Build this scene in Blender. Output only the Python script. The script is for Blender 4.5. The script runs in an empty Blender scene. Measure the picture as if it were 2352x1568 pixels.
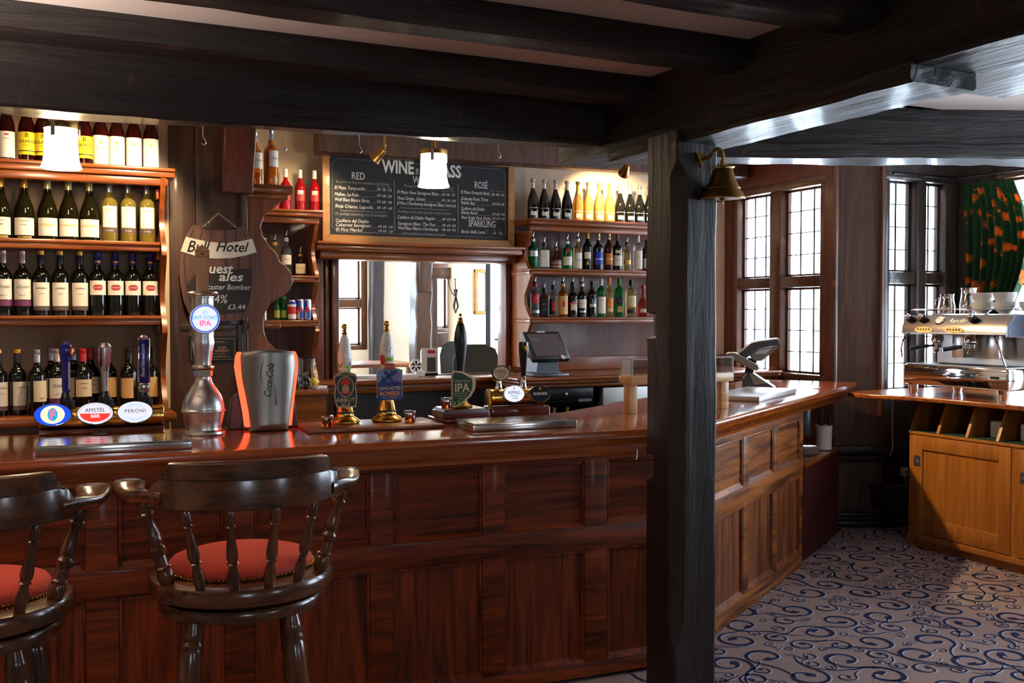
import bpy, bmesh, math, random
from mathutils import Vector, Matrix, noise
R = math.radians
PI = math.pi
sc = bpy.context.scene
COL = sc.collection
random.seed(7)
# ------------------------------------------------------------------ camera
CAM = Vector((0, 0, 1.6)); YAW = R(25.5); PITCH = R(1.55); FPX = 2290.0
cd = bpy.data.cameras.new('camera'); cam = bpy.data.objects.new('camera', cd); COL.objects.link(cam)
cam.location = CAM; cam.rotation_euler = (R(90) - PITCH, 0, -YAW)
cd.sensor_width = 36; cd.lens = FPX / 2352 * 36; cd.clip_start = .05; cd.clip_end = 200
sc.camera = cam
_m = cam.rotation_euler.to_matrix()
def at(px, py, X=None, Y=None, Z=None):
    """the point of a plane X=, Y= or Z= that a pixel of the photograph shows"""
    d = _m @ Vector(((px - 1176) / FPX, (784 - py) / FPX, -1))
    t = (X - CAM.x) / d.x if X is not None else (Y - CAM.y) / d.y if Y is not None else (Z - CAM.z) / d.z
    return CAM + d * t
# ------------------------------------------------------------------ materials
def S(r, g, b):
    f = lambda c: (c / 255 / 12.92) if c / 255 <= .04045 else ((c / 255 + .055) / 1.055) ** 2.4
    return (f(r), f(g), f(b), 1)
def mat(name, col, rough=.5, metal=0, coat=0, trans=0, ior=1.45, emis=None, es=0, spec=.5, bump=0, bscale=60, sheen=0):
    m = bpy.data.materials.new(name); m.use_nodes = True
    n = m.node_tree.nodes; l = m.node_tree.links; b = n['Principled BSDF']
    b.inputs['Base Color'].default_value = col; b.inputs['Roughness'].default_value = rough
    b.inputs['Metallic'].default_value = metal; b.inputs['Coat Weight'].default_value = coat
    b.inputs['Coat Roughness'].default_value = .08
    b.inputs['Transmission Weight'].default_value = trans; b.inputs['IOR'].default_value = ior
    b.inputs['Specular IOR Level'].default_value = spec
    if emis: b.inputs['Emission Color'].default_value = emis; b.inputs['Emission Strength'].default_value = es
    if bump:
        tc = n.new('ShaderNodeTexCoord'); t = n.new('ShaderNodeTexNoise'); t.inputs['Scale'].default_value = bscale; t.inputs['Detail'].default_value = 4
        bp = n.new('ShaderNodeBump'); bp.inputs['Strength'].default_value = bump; bp.inputs['Distance'].default_value = .01
        l.new(tc.outputs['Object'], t.inputs['Vector']); l.new(t.outputs['Fac'], bp.inputs['Height']); l.new(bp.outputs['Normal'], b.inputs['Normal'])
    return m
def wood(name, dark, light, axis='x', rough=.35, coat=.3, bump=.15, fine=1.0, spread=(.35, .7), bdist=.004, wear=None, spec=.5):
    m = bpy.data.materials.new(name); m.use_nodes = True
    n = m.node_tree.nodes; l = m.node_tree.links; b = n['Principled BSDF']
    tc = n.new('ShaderNodeTexCoord'); oi = n.new('ShaderNodeObjectInfo')
    ad = n.new('ShaderNodeVectorMath'); ad.operation = 'MULTIPLY_ADD'
    l.new(oi.outputs['Random'], ad.inputs[0]); ad.inputs[1].default_value = (9, 5, 7); l.new(tc.outputs['Object'], ad.inputs[2])
    mp = n.new('ShaderNodeMapping'); s = [14 * fine] * 3; s['xyz'.index(axis)] = 1.1 * fine; mp.inputs['Scale'].default_value = s
    l.new(ad.outputs[0], mp.inputs['Vector'])
    t = n.new('ShaderNodeTexNoise'); t.inputs['Scale'].default_value = 1.6; t.inputs['Detail'].default_value = 8; t.inputs['Roughness'].default_value = .62; t.inputs['Distortion'].default_value = .9
    l.new(mp.outputs[0], t.inputs['Vector'])
    r = n.new('ShaderNodeValToRGB'); r.color_ramp.elements[0].position = spread[0]; r.color_ramp.elements[1].position = spread[1]
    r.color_ramp.elements[0].color = dark; r.color_ramp.elements[1].color = light
    l.new(t.outputs['Fac'], r.inputs['Fac'])
    out = r.outputs['Color']
    if wear:
        t2 = n.new('ShaderNodeTexNoise'); t2.inputs['Scale'].default_value = 9; t2.inputs['Detail'].default_value = 5
        l.new(tc.outputs['Object'], t2.inputs['Vector'])
        r2 = n.new('ShaderNodeValToRGB'); r2.color_ramp.elements[0].position = .66; r2.color_ramp.elements[1].position = .74
        l.new(t2.outputs['Fac'], r2.inputs['Fac'])
        mx = n.new('ShaderNodeMix'); mx.data_type = 'RGBA'; l.new(r2.outputs['Color'], mx.inputs[0]); l.new(out, mx.inputs[6]); mx.inputs[7].default_value = wear
        out = mx.outputs[2]
    l.new(out, b.inputs['Base Color'])
    b.inputs['Roughness'].default_value = rough; b.inputs['Coat Weight'].default_value = coat; b.inputs['Coat Roughness'].default_value = .12; b.inputs['Specular IOR Level'].default_value = spec
    bp = n.new('ShaderNodeBump'); bp.inputs['Strength'].default_value = bump; bp.inputs['Distance'].default_value = bdist
    l.new(t.outputs['Fac'], bp.inputs['Height']); l.new(bp.outputs['Normal'], b.inputs['Normal'])
    return m
def pane_mat(name, tint=(1, 1, 1, 1), gloss=.06):
    m = bpy.data.materials.new(name); m.use_nodes = True
    n = m.node_tree.nodes; l = m.node_tree.links; n.remove(n['Principled BSDF'])
    a = n.new('ShaderNodeBsdfTransparent'); a.inputs[0].default_value = tint
    g = n.new('ShaderNodeBsdfGlossy'); g.inputs['Roughness'].default_value = .02
    x = n.new('ShaderNodeMixShader'); x.inputs[0].default_value = gloss
    l.new(a.outputs[0], x.inputs[1]); l.new(g.outputs[0], x.inputs[2]); l.new(x.outputs[0], n['Material Output'].inputs['Surface'])
    return m
M = {}
# woods
M['bar'] = wood('bar_oak', S(58, 20, 4), S(142, 58, 16), 'x', .5, .05, .3, spec=.22)
M['bar_v'] = wood('bar_oak_upright', S(58, 20, 4), S(142, 58, 16), 'z', .5, .05, .3, spec=.22)
M['bar_end'] = wood('bar_oak_paler', S(76, 36, 12), S(172, 100, 42), 'x', .45, .15, .3, .8, (.40, .62))  # paler than the oak of the bar front
M['bar_end_v'] = wood('bar_oak_paler_upright', S(72, 34, 14), S(156, 86, 40), 'z', .45, .15, .3, .9, (.38, .66))  # paler oak again, with upright grain
M['bartop'] = wood('bar_top_polished', S(140, 60, 18), S(188, 98, 38), 'x', .14, .8, .04, .7)
M['beam'] = wood('beam_blackened', S(20, 16, 15), S(50, 40, 36), 'x', .40, .15, 1.0, .8, (.3, .75), .035, S(84, 54, 34))
M['beam_y'] = wood('beam_blackened_across', S(20, 16, 15), S(50, 40, 36), 'y', .38, .15, 1.0, .6, (.3, .75), .06, S(80, 50, 34))
M['post'] = wood('post_blackened', S(22, 14, 13), S(50, 34, 30), 'z', .5, .05, .7, .45, (.3, .72), .018, S(84, 54, 38), .4)
M['shelf'] = wood('shelf_mahogany', S(104, 48, 14), S(168, 92, 36), 'x', .28, .4, .08)
M['shelf_v'] = wood('shelf_mahogany_upright', S(100, 46, 15), S(160, 84, 34), 'z', .3, .4, .08)
M['panel'] = wood('wall_panel_brown', S(52, 30, 18), S(92, 56, 34), 'z', .5, .1, .15)
M['panel_red'] = wood('wall_panel_red', S(80, 38, 22), S(118, 58, 34), 'z', .42, .2, .1)
M['frame'] = wood('window_oak_brown', S(72, 42, 26), S(112, 68, 42), 'z', .4, .25, .15, 1, (.35, .7), .004, S(150, 84, 40))
M['frame_dark'] = wood('window_oak_dark', S(46, 40, 38), S(84, 72, 66), 'z', .35, .3, .25)
M['dark'] = wood('dark_stain', S(24, 18, 18), S(48, 38, 36), 'z', .5, .1, .2)
M['cab'] = wood('cabinet_oak', S(150, 88, 30), S(186, 120, 50), 'z', .36, .25, .06)
M['cab_x'] = wood('cabinet_oak_flat', S(140, 80, 28), S(182, 116, 48), 'y', .36, .25, .06)
M['stool'] = wood('stool_walnut', S(50, 26, 13), S(104, 60, 32), 'x', .22, .35, .06)
M['stool_v'] = wood('stool_walnut_turned', S(52, 27, 14), S(110, 62, 34), 'z', .22, .35, .06)
M['mahog'] = wood('mahogany_block', S(70, 22, 14), S(112, 44, 26), 'x', .2, .6, .04)
M['pine'] = wood('pale_pine', S(190, 140, 84), S(222, 176, 118), 'x', .4, .2, .05)
M['handle_wood'] = wood('handle_ash', S(176, 116, 62), S(206, 148, 86), 'z', .35, .3, .05)
# paints, plaster, metal, glass
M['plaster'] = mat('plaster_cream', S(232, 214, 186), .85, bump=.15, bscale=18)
M['plaster_room'] = mat('plaster_brightened', S(246, 238, 222), .85, bump=.1, bscale=18)  # paler copy of the cream plaster; overexposed daylight is put into the colour
M['ceil'] = mat('ceiling_plaster', S(232, 218, 206), .9, bump=.12, bscale=14)
M['white'] = mat('white_paint', S(236, 234, 228), .5)
M['black'] = mat('black_plastic', S(22, 22, 25), .35)
M['blacktop'] = mat('dark_lino', S(30, 24, 24), .5)
M['grey'] = mat('grey_plastic', S(70, 74, 82), .35)
M['steel'] = mat('steel_brushed', S(214, 210, 206), .30, 1)
M['steel_soft'] = mat('steel_satin', S(200, 196, 190), .42, 1)
M['tray_steel'] = mat('tray_steel', S(206, 202, 198), .17, 1, bump=.03, bscale=30)
M['chrome'] = mat('chrome_polished', S(226, 224, 222), .06, 1)
M['brass'] = mat('brass_polished', S(226, 176, 84), .22, 1)
M['brass_old'] = mat('brass_aged', S(148, 112, 58), .32, 1, bump=.08, bscale=40)
M['iron'] = mat('wrought_iron', S(30, 30, 34), .5, .6)
M['lead'] = mat('window_lead', S(62, 60, 60), .5, .3)
M['pane'] = pane_mat('window_glass')
M['acrylic'] = pane_mat('acrylic_sheet', (.93, .95, .98, 1), .16)
M['acrylic_edge'] = mat('acrylic_edge', S(225, 230, 236), .2, trans=.5)
M['clear'] = mat('clear_glass', (.97, .98, .98, 1), .02, trans=1, ior=1.4)
M['redseat'] = mat('seat_red_fabric', S(206, 70, 50), .8, bump=.3, bscale=90)
M['text_white'] = mat('chalk_white', S(226, 226, 222), .9)
M['text_grey'] = mat('chalk_grey', S(150, 150, 152), .9)
M['text_black'] = mat('ink_black', S(24, 22, 22), .7)
M['text_gold'] = mat('gilt_lettering', S(206, 160, 84), .45, .3)
M['slate'] = mat('chalkboard_slate', S(38, 40, 44), .75)
M['gilt'] = wood('board_frame_oak', S(150, 104, 48), S(178, 128, 66), 'x', .5, .1, .08)
M['ceramic'] = mat('white_ceramic', S(240, 236, 228), .12, coat=.3)
M['redcarpet'] = mat('dark_red_panel', S(62, 14, 20), .6)
M['baize'] = mat('green_baize', S(26, 66, 52), .9)
M['paper'] = mat('paper_white', S(238, 236, 230), .7)
M['cable'] = mat('cable_cream', S(206, 198, 178), .5)
M['rubber'] = mat('pipe_black', S(18, 18, 20), .42, bump=.2, bscale=30)
# ------------------------------------------------------------------ mesh builder
def RZ(a): return Matrix.Rotation(a, 4, 'Z')
def RX(a): return Matrix.Rotation(a, 4, 'X')
def RY(a): return Matrix.Rotation(a, 4, 'Y')
def T(x, y, z): return Matrix.Translation((x, y, z))
def rod_matrix(a, b):
    a = Vector(a); b = Vector(b)
    return Matrix.Translation(a) @ (b - a).to_track_quat('Z', 'Y').to_matrix().to_4x4()
_textcache = {}
def text_geo(body, size, shear=0, bold=0, align='CENTER', xs=1.0, spacing=1.0):
    k = (body, shear, bold, align, spacing)
    if k not in _textcache:
        c = bpy.data.curves.new('lettering', 'FONT'); c.body = body; c.size = 1; c.shear = shear; c.offset = bold; c.align_x = align
        c.resolution_u = 2; c.space_character = spacing; c.fill_mode = 'FRONT'
        o = bpy.data.objects.new('lettering', c); COL.objects.link(o)
        dg = bpy.context.evaluated_depsgraph_get(); dg.update()
        me = bpy.data.meshes.new_from_object(o.evaluated_get(dg))
        _textcache[k] = ([tuple(v.co) for v in me.vertices], [tuple(p.vertices) for p in me.polygons])
        bpy.data.objects.remove(o); bpy.data.curves.remove(c); bpy.data.meshes.remove(me)
    v, f = _textcache[k]
    return [(x * size * xs, y * size, 0) for x, y, z in v], f
class MB:
    def __init__(s): s.v = []; s.f = []; s.mi = []; s.m = 0; s.M = Matrix()
    def add(s, vs, fs, M=None):
        M = s.M @ M if M is not None else s.M
        b = len(s.v); s.v += [tuple(M @ Vector(v)) for v in vs]
        for f in fs: s.f.append(tuple(b + i for i in f)); s.mi.append(s.m)
        return s
    def box(s, x0, x1, y0, y1, z0, z1, M=None, b=0):
        if b <= 0:
            v = [(x, y, z) for z in (z0, z1) for y in (y0, y1) for x in (x0, x1)]
            return s.add(v, [(0, 2, 3, 1), (4, 5, 7, 6), (0, 1, 5, 4), (2, 6, 7, 3), (0, 4, 6, 2), (1, 3, 7, 5)], M)
        b = min(b, (x1 - x0) * .45, (y1 - y0) * .45, (z1 - z0) * .45)
        bm = bmesh.new(); bmesh.ops.create_cube(bm, size=1)
        for v in bm.verts: v.co = ((x0 + x1) / 2 + v.co.x * (x1 - x0), (y0 + y1) / 2 + v.co.y * (y1 - y0), (z0 + z1) / 2 + v.co.z * (z1 - z0))
        bmesh.ops.bevel(bm, geom=list(bm.edges), offset=b, segments=2, affect='EDGES', profile=.5)
        bm.verts.index_update()
        s.add([v.co.copy() for v in bm.verts], [tuple(v.index for v in f.verts) for f in bm.faces], M); bm.free(); return s
    def lathe(s, prof, n=24, M=None, sx=1, sy=1, sq=None, cap=True):
        vs = []; fs = []
        for i, (r, z) in enumerate(prof):
            for k in range(n):
                a = 2 * PI * k / n; c, d = math.cos(a), math.sin(a); q = 1
                if sq is not None and sq[i]:
                    p = 2 + sq[i] * 4; q = (abs(c) ** p + abs(d) ** p) ** (-1 / p)
                vs.append((r * c * q * sx, r * d * q * sy, z))
        for i in range(len(prof) - 1):
            for k in range(n):
                k2 = (k + 1) % n; fs.append((i * n + k, i * n + k2, (i + 1) * n + k2, (i + 1) * n + k))
        if cap:
            if prof[0][0] > 1e-5: fs.append(tuple(range(n - 1, -1, -1)))
            if prof[-1][0] > 1e-5: fs.append(tuple((len(prof) - 1) * n + k for k in range(n)))
        return s.add(vs, fs, M)
    def prism(s, poly, y0, y1, M=None):
        n = len(poly); a = sum(poly[i][0] * poly[(i + 1) % n][1] - poly[(i + 1) % n][0] * poly[i][1] for i in range(n))
        if a < 0: poly = poly[::-1]
        vs = [(x, y0, z) for x, z in poly] + [(x, y1, z) for x, z in poly]
        fs = [tuple(range(n)), tuple(range(2 * n - 1, n - 1, -1))] + [(i, i + n, (i + 1) % n + n, (i + 1) % n) for i in range(n)]
        return s.add(vs, fs, M)
    def tube(s, pts, r, n=8, M=None, closed=False):
        pts = [Vector(p) for p in pts]; m = len(pts); vs = []; fs = []; up = Vector((0, 0, 1)); prev = None
        for i, p in enumerate(pts):
            a = pts[i - 1] if (i or closed) else p; b = pts[(i + 1) % m] if (i < m - 1 or closed) else p
            t = (b - a).normalized()
            if prev is None:
                u = t.cross(up); u = u if u.length > .1 else t.cross(Vector((1, 0, 0)))
            else: u = prev - t * prev.dot(t)
            u.normalize(); prev = u; w = t.cross(u); rr = r[i] if isinstance(r, (list, tuple)) else r
            for k in range(n):
                q = 2 * PI * k / n; vs.append(p + (u * math.cos(q) + w * math.sin(q)) * rr)
        for i in range(m if closed else m - 1):
            j = (i + 1) % m
            for k in range(n):
                k2 = (k + 1) % n; fs.append((i * n + k, j * n + k, j * n + k2, i * n + k2))
        if not closed: fs += [tuple(range(n)), tuple(range(m * n - 1, (m - 1) * n - 1, -1))]
        return s.add(vs, fs, M)
    def ball(s, c, r, n=12, M=None, sx=1, sy=1, sz=1):
        h = n // 2; prof = [(max(r * math.sin(PI * i / h), 1e-6), -r * math.cos(PI * i / h) * sz) for i in range(h + 1)]
        return s.lathe(prof, n, (M or Matrix()) @ T(*c), sx, sy, cap=False)
    def text(s, body, size, M, **k):
        v, f = text_geo(body, size, **k); return s.add(v, f, M)
    def bend(s, body, size, r, z, a0=0, M=None, **k):
        v, f = text_geo(body, size, **k)
        return s.add([(r * math.sin(x / r + a0), -r * math.cos(x / r + a0), z + y) for x, y, _ in v], f, M)
    def wrap(s, r, z0, z1, a=1.2, n=12, a0=0, M=None, sq=0):
        vs = []
        for z in (z0, z1):
            for i in range(n + 1):
                t = a0 - a + 2 * a * i / n; c, d = math.sin(t), -math.cos(t); q = 1
                if sq: p = 2 + sq * 4; q = (abs(c) ** p + abs(d) ** p) ** (-1 / p)
                vs.append((r * c * q, r * d * q, z))
        return s.add(vs, [(i, i + 1, i + n + 2, i + n + 1) for i in range(n)], M)
    def mesh(s, name, mats, smooth=35):
        me = bpy.data.meshes.new(name); me.from_pydata(s.v, [], s.f)
        mats = mats if isinstance(mats, (list, tuple)) else [mats]
        for m in mats: me.materials.append(M[m] if isinstance(m, str) else m)
        for p, i in zip(me.polygons, s.mi): p.material_index = i
        if smooth:
            for p in me.polygons: p.use_smooth = True
            me.set_sharp_from_angle(angle=R(smooth))
        me.update(); return me
    def build(s, name, mats, parent=None, loc=(0, 0, 0), rz=0, smooth=35, bev=0):
        o = bpy.data.objects.new(name, s.mesh(name, mats, smooth)); COL.objects.link(o)
        o.location = loc; o.rotation_euler = (0, 0, rz); o.parent = parent
        if bev:
            b = o.modifiers.new('edge', 'BEVEL'); b.width = bev; b.segments = 2; b.limit_method = 'ANGLE'; b.angle_limit = R(40)
        return o
def UP(x, y, z, rz=0):
    """upright lettering plane: letters read along +x, face -y"""
    return T(x, y, z) @ RZ(rz) @ RX(R(90))
def tag(o, label=None, cat=None, group=None, kind=None):
    for k, v in (('label', label), ('category', cat), ('group', group), ('kind', kind)):
        if v: o[k] = v
    return o
def thing(name, label, cat, loc=(0, 0, 0), rz=0, group=None, kind=None):
    o = bpy.data.objects.new(name, None); COL.objects.link(o); o.empty_display_size = .1
    o.location = loc; o.rotation_euler = (0, 0, rz); return tag(o, label, cat, group, kind)
def copy_tree(o, parent=None):
    c = o.copy(); COL.objects.link(c)
    if parent is not None: c.parent = parent
    for ch in [x for x in bpy.data.objects if x.parent == o]: copy_tree(ch, c)
    return c
def struct(name, mb, mats, label, cat, bev=0, smooth=35):
    return tag(mb.build(name, mats, bev=bev, smooth=smooth), label, cat, kind='structure')
def arc(cx, cz, r, a0, a1, n=8, rz=None):
    return [(cx + r * math.cos(R(a0 + (a1 - a0) * i / n)), cz + (rz or r) * math.sin(R(a0 + (a1 - a0) * i / n))) for i in range(n + 1)]
def sweep(mb, line, prof, close=True):
    """profile (inset, z) carried along a plan polyline, inset to the left of its direction"""
    line = [Vector(p) for p in line]; m = len(line); k = len(prof); vs = []
    for i, p in enumerate(line):
        d0 = (line[i] - line[i - 1]).normalized() if i else None; d1 = (line[i + 1] - line[i]).normalized() if i < m - 1 else None
        d0 = d0 or d1; d1 = d1 or d0; n0 = Vector((-d0.y, d0.x)); n1 = Vector((-d1.y, d1.x)); n = (n0 + n1).normalized(); n /= n.dot(n0)
        vs += [(p.x + n.x * o, p.y + n.y * o, z) for o, z in prof]
    fs = []
    for i in range(m - 1):
        for j in range(k if close else k - 1):
            j2 = (j + 1) % k; fs.append((i * k + j, (i + 1) * k + j, (i + 1) * k + j2, i * k + j2))
    if close: fs += [tuple(range(k)), tuple(range(m * k - 1, (m - 1) * k - 1, -1))]
    return mb.add(vs, [f[::-1] for f in fs])
def rough_beam(mb, p0, p1, w, h, seg=24, amp=.008, seed=0, side=None, bot=None):
    """hewn timber: top edge line p0-p1 of its -side lower corner; w along side, h upward; bot(t, u) shifts the underside"""
    p0 = Vector(p0); p1 = Vector(p1); d = (p1 - p0); ax = d.normalized()
    sd = Vector(side) if side else ax.cross(Vector((0, 0, 1))).normalized(); up = Vector((0, 0, 1)) if abs(ax.z) < .9 else Vector((0, 1, 0))
    c = .012
    ring = [(c, 0)] + [(w * q, 0) for q in (.25, .5, .75)] + [(w - c, 0), (w, c)] + [(w, h * q) for q in (.3, .6)] + [(w, h), (0, h)] + [(0, h * q) for q in (.6, .3)] + [(0, c)]
    n = len(ring); vs = []; fs = []
    for i in range(seg + 1):
        t = i / seg; p = p0 + d * t
        for a, b in ring:
            q = p + sd * a + up * b
            k = noise.noise_vector(Vector((q.x * 2.3 + seed, q.y * 2.3, q.z * 5))) * amp + noise.noise_vector(q * 9 + Vector((seed, 0, 0))) * amp * .5
            k -= ax * k.dot(ax)
            if bot and b < h * .5: q = q + up * bot(t, a / w) * (1 - b / (h * .5))
            vs.append(q + k)
    for i in range(seg):
        for j in range(n):
            j2 = (j + 1) % n; fs.append((i * n + j, i * n + j2, (i + 1) * n + j2, (i + 1) * n + j))
    fs += [tuple(range(n - 1, -1, -1)), tuple(seg * n + j for j in range(n))]
    bm = bmesh.new(); bv = [bm.verts.new(v) for v in vs]
    for f in fs: bm.faces.new([bv[i] for i in f])
    bmesh.ops.recalc_face_normals(bm, faces=bm.faces); bm.verts.index_update()
    mb.add([v.co.copy() for v in bm.verts], [tuple(v.index for v in f.verts) for f in bm.faces]); bm.free(); return mb
# ================================================================== the setting
BY0, BSL = 3.775, -.0479                       # bar edge line y = BY0 + BSL (x + .116)
def bar_y(x): return BY0 + BSL * (x + .116)
CORNER = (2.626, 3.644); WDIR = Vector((.8359, .5489))   # where the bar turns, and the direction of its wing
# carpet with scrolls (pattern lies in the same mesh)
mb = MB(); mb.box(-4, 6.8, -4, 7.3, -.1, 0)
def ribbon(mb, pts, w, z, mi):
    vs = []; fs = []; m = len(pts)
    for i, p in enumerate(pts):
        a = pts[max(i - 1, 0)]; b = pts[min(i + 1, m - 1)]; dx, dy = b[0] - a[0], b[1] - a[1]; l = math.hypot(dx, dy) or 1
        nx, ny = -dy / l * w[i] / 2, dx / l * w[i] / 2
        vs += [(p[0] + nx, p[1] + ny, z), (p[0] - nx, p[1] - ny, z)]
    for i in range(m - 1): fs.append((2 * i, 2 * i + 1, 2 * i + 3, 2 * i + 2))
    mb.m = mi; mb.add(vs, fs); mb.m = 0
rnd = random.Random(11)
def scroll(x, y, r, a0, hand, turns, tail):
    pts = []; w = []; n = 30
    for i in range(n + 1):
        t = i / n; rr = r * (.22 + .78 * t) ; a = a0 + hand * turns * 2 * PI * t
        pts.append((x + rr * math.cos(a), y + rr * math.sin(a)))
        w.append(r * (.36 * math.exp(-((t - .05) / .09) ** 2) + .13 + .11 * math.exp(-((t - .62) / .16) ** 2)))
    a = a0 + hand * turns * 2 * PI; tx, ty = -math.sin(a) * hand, math.cos(a) * hand; px, py = pts[-1]; k = -hand * 1.1 / max(tail, .01)
    an = math.atan2(ty, tx)
    for i in range(1, 13):
        an += k * tail / 12 * .9; px += math.cos(an) * tail / 12; py += math.sin(an) * tail / 12
        pts.append((px, py)); w.append(r * .10 * (1 - i / 14) + .004)
    lo = [(p[0] + .002, p[1] - .004) for p in pts]
    ribbon(mb, lo, [q + .005 for q in w], .0012, 2); ribbon(mb, pts, w, .0022, 1)
cand = []
for r, n in ((.12, 900), (.08, 2500), (.052, 6000), (.034, 9000)):
    for _ in range(n):
        x = rnd.uniform(2.4, 6.0); y = rnd.uniform(1.2, 6.0)
        if all(math.hypot(x - c[0], y - c[1]) > (r + c[2]) * .88 for c in cand): cand.append((x, y, r))
for x, y, r in cand:
    scroll(x, y, r * .92, rnd.uniform(0, 6.28), rnd.choice((-1, 1)), rnd.uniform(1.0, 1.35), r * rnd.uniform(1.2, 2.0))
M['carpet'] = mat('carpet_taupe', S(152, 128, 122), .95, bump=.35, bscale=220, spec=.1)
M['carpet_navy'] = mat('carpet_navy', S(34, 42, 72), .95, spec=.1)
M['carpet_pale'] = mat('carpet_pale_edge', S(186, 178, 186), .95, spec=.1)
struct('floor', mb, ['carpet', 'carpet_navy', 'carpet_pale'], 'taupe carpet covered in curling navy scrolls beside the counter', 'carpet', smooth=0)
# dark boards of the floor inside the bar
mb = MB(); o = [(-3, bar_y(-3) + .2), (CORNER[0], CORNER[1] + .2), (5.4, 5.62), (5.4, 7.1), (-3, 7.1)]
mb.add([(x, y, z) for z in (.0, .006) for x, y in o], [(4, 3, 2, 1, 0), (5, 6, 7, 8, 9)] + [(i, (i + 1) % 5, 5 + (i + 1) % 5, 5 + i) for i in range(5)])
struct('floor_bar', mb, 'blacktop', 'dark worn floor behind the bar counter', 'floor', smooth=0)
# ceilings
mb = MB(); mb.box(-4, 2.45, -4, 4.2, 2.60, 2.66); struct('ceiling', mb, 'ceil', 'cream plaster ceiling showing between the black joists', 'ceiling')
mb = MB(); mb.box(-4, 6.8, 4.2, 7.3, 2.92, 2.98); mb.box(2.45, 6.8, -4, 4.2, 2.78, 2.84); mb.box(-4, 2.45, 4.15, 4.2, 2.6, 2.95); mb.box(2.45, 6.8, 4.15, 4.2, 2.78, 2.95); mb.box(2.4, 2.45, -4, 4.2, 2.6, 2.84)
struct('ceiling_bar', mb, 'ceil', 'cream plaster ceiling over the bar and window nook', 'ceiling')
# wall with the serving hatch
HX0, HX1, HZ0, HZ1 = 1.955, 3.36, 1.135, 2.045
mb = MB()
for a in ((-4, HX0, 0, 3), (HX1, 5.6, 0, 3), (HX0, HX1, 0, HZ0), (HX0, HX1, HZ1, 3)): mb.box(a[0], a[1], 7.1, 7.24, a[2], a[3])
struct('wall_north', mb, 'plaster', 'cream plaster wall behind the bar, pierced by the serving hatch', 'wall')
mb = MB(); mb.box(-4, 1.0, 5.40, 5.52, 0, 3); mb.box(.9, 1.0, 5.52, 7.1, 0, 3)
struct('wall_partition', mb, 'plaster', 'plaster partition behind the wine shelves', 'wall')
mb = MB(); mb.box(-4.1, -4, -4, 7.3, 0, 3)
struct('wall_west', mb, 'plaster', 'cream plaster end wall of the bar room', 'wall')
# window maker: timber frame with lights divided by mullions and a transom, lead lattice, glass
def window(name, M4, w, z0, z1, cols, zt, fw=.07, deep=.12, lights=None, fm='frame', label='', nx=3, nz=4):
    """local x along the wall 0..w, y = into the wall (0 room face), z up"""
    ob = MB(); ob.M = M4
    mul = .075; lw = (w - 2 * fw - mul * (cols - 1)) / cols
    edges = lights or [(fw + i * (lw + mul), fw + i * (lw + mul) + lw) for i in range(cols)]
    ob.box(0, w, 0, deep, z0 - fw, z0, b=.008); ob.box(0, w, 0, deep, z1, z1 + fw, b=.008)
    xs = [0] + [q for e in edges for q in e] + [w]
    for i in range(0, len(xs), 2): ob.box(xs[i], xs[i + 1], .001, deep - .001, z0, z1, b=.008)
    bays = [(z0, z1)]
    if zt:
        bays = [(z0, zt - .045), (zt + .045, z1)]
        for a, b in edges: ob.box(a - .001, b + .001, .004, deep - .004, zt - .045, zt + .045, b=.008)
    le = MB(); le.M = M4; gl = MB(); gl.M = M4
    for a, b in edges:
        for za, zb in bays:
            s = .018
            for q in ((a, a + s, za, zb), (b - s, b, za, zb), (a, b, za, za + s), (a, b, zb - s, zb)): ob.box(q[0], q[1], deep * .55, deep * .75, q[2], q[3])
            gl.box(a + .004, b - .004, deep * .64, deep * .66, za + .004, zb - .004)
            for i in range(1, nx): x = a + (b - a) * i / nx; le.box(x - .0036, x + .0036, deep * .6, deep * .7, za, zb)
            for j in range(1, nz): z = za + (zb - za) * j / nz; le.box(a, b, deep * .6, deep * .7, z - .0036, z + .0036)
    o = tag(ob.build(name, fm), label, 'window', kind='structure')
    le.build('lead_lattice', 'lead', o); gl.build('pane', 'pane', o)
    L = bpy.data.lights.new('daylight_portal', 'AREA'); L.shape = 'RECTANGLE'; L.size = w; L.size_y = z1 - z0; L.cycles.is_portal = True
    p = bpy.data.objects.new('daylight_portal', L); COL.objects.link(p)
    p.matrix_world = M4 @ T(w / 2, deep + .05, (z0 + z1) / 2) @ RX(R(-90))
    return o
def holed(mb, L, z1, holes, y0, y1):
    """wall from x 0..L, z 0..z1 with rectangular holes (x0,x1,z0,z1) sorted by x"""
    x = 0
    for a, b, c, d in holes:
        mb.box(x, a, y0, y1, 0, z1); mb.box(a, b, y0, y1, 0, c); mb.box(a, b, y0, y1, d, z1); x = b
    mb.box(x, L, y0, y1, 0, z1)
    return mb
# window wall of the bar end: face x = 5.45, seen from -x; local x runs +y -> use matrix with x->-y so that the outside is +x
WX = 5.45
def wall_frame(o, dx, dy):                      # local x dir (dx,dy), local y = outward (rotate -> left of dir), z up
    return Matrix(((dx, -dy, 0, o[0]), (dy, dx, 0, o[1]), (0, 0, 1, 0), (0, 0, 0, 1)))
ME = wall_frame((WX, 7.1), 0, -1)               # x runs toward the room front, y = +x outward
L1 = 7.1 - 5.75
mb = MB(); mb.M = ME; holed(mb, L1, 2.95, [(.10, 1.235, 1.06, 2.67)], 0, .14)
struct('wall_east_bar', mb, 'panel_red', 'dark oak boarded wall around the leaded window at the bar end', 'wall')
window('window_1', ME @ T(.10, 0, 0), 1.135, 1.13, 2.60, 2, 1.86, .07, .13, [(.07, .49), (.62, 1.075)], 'frame', 'leaded oak window of four lights behind the beam post and counter')
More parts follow.
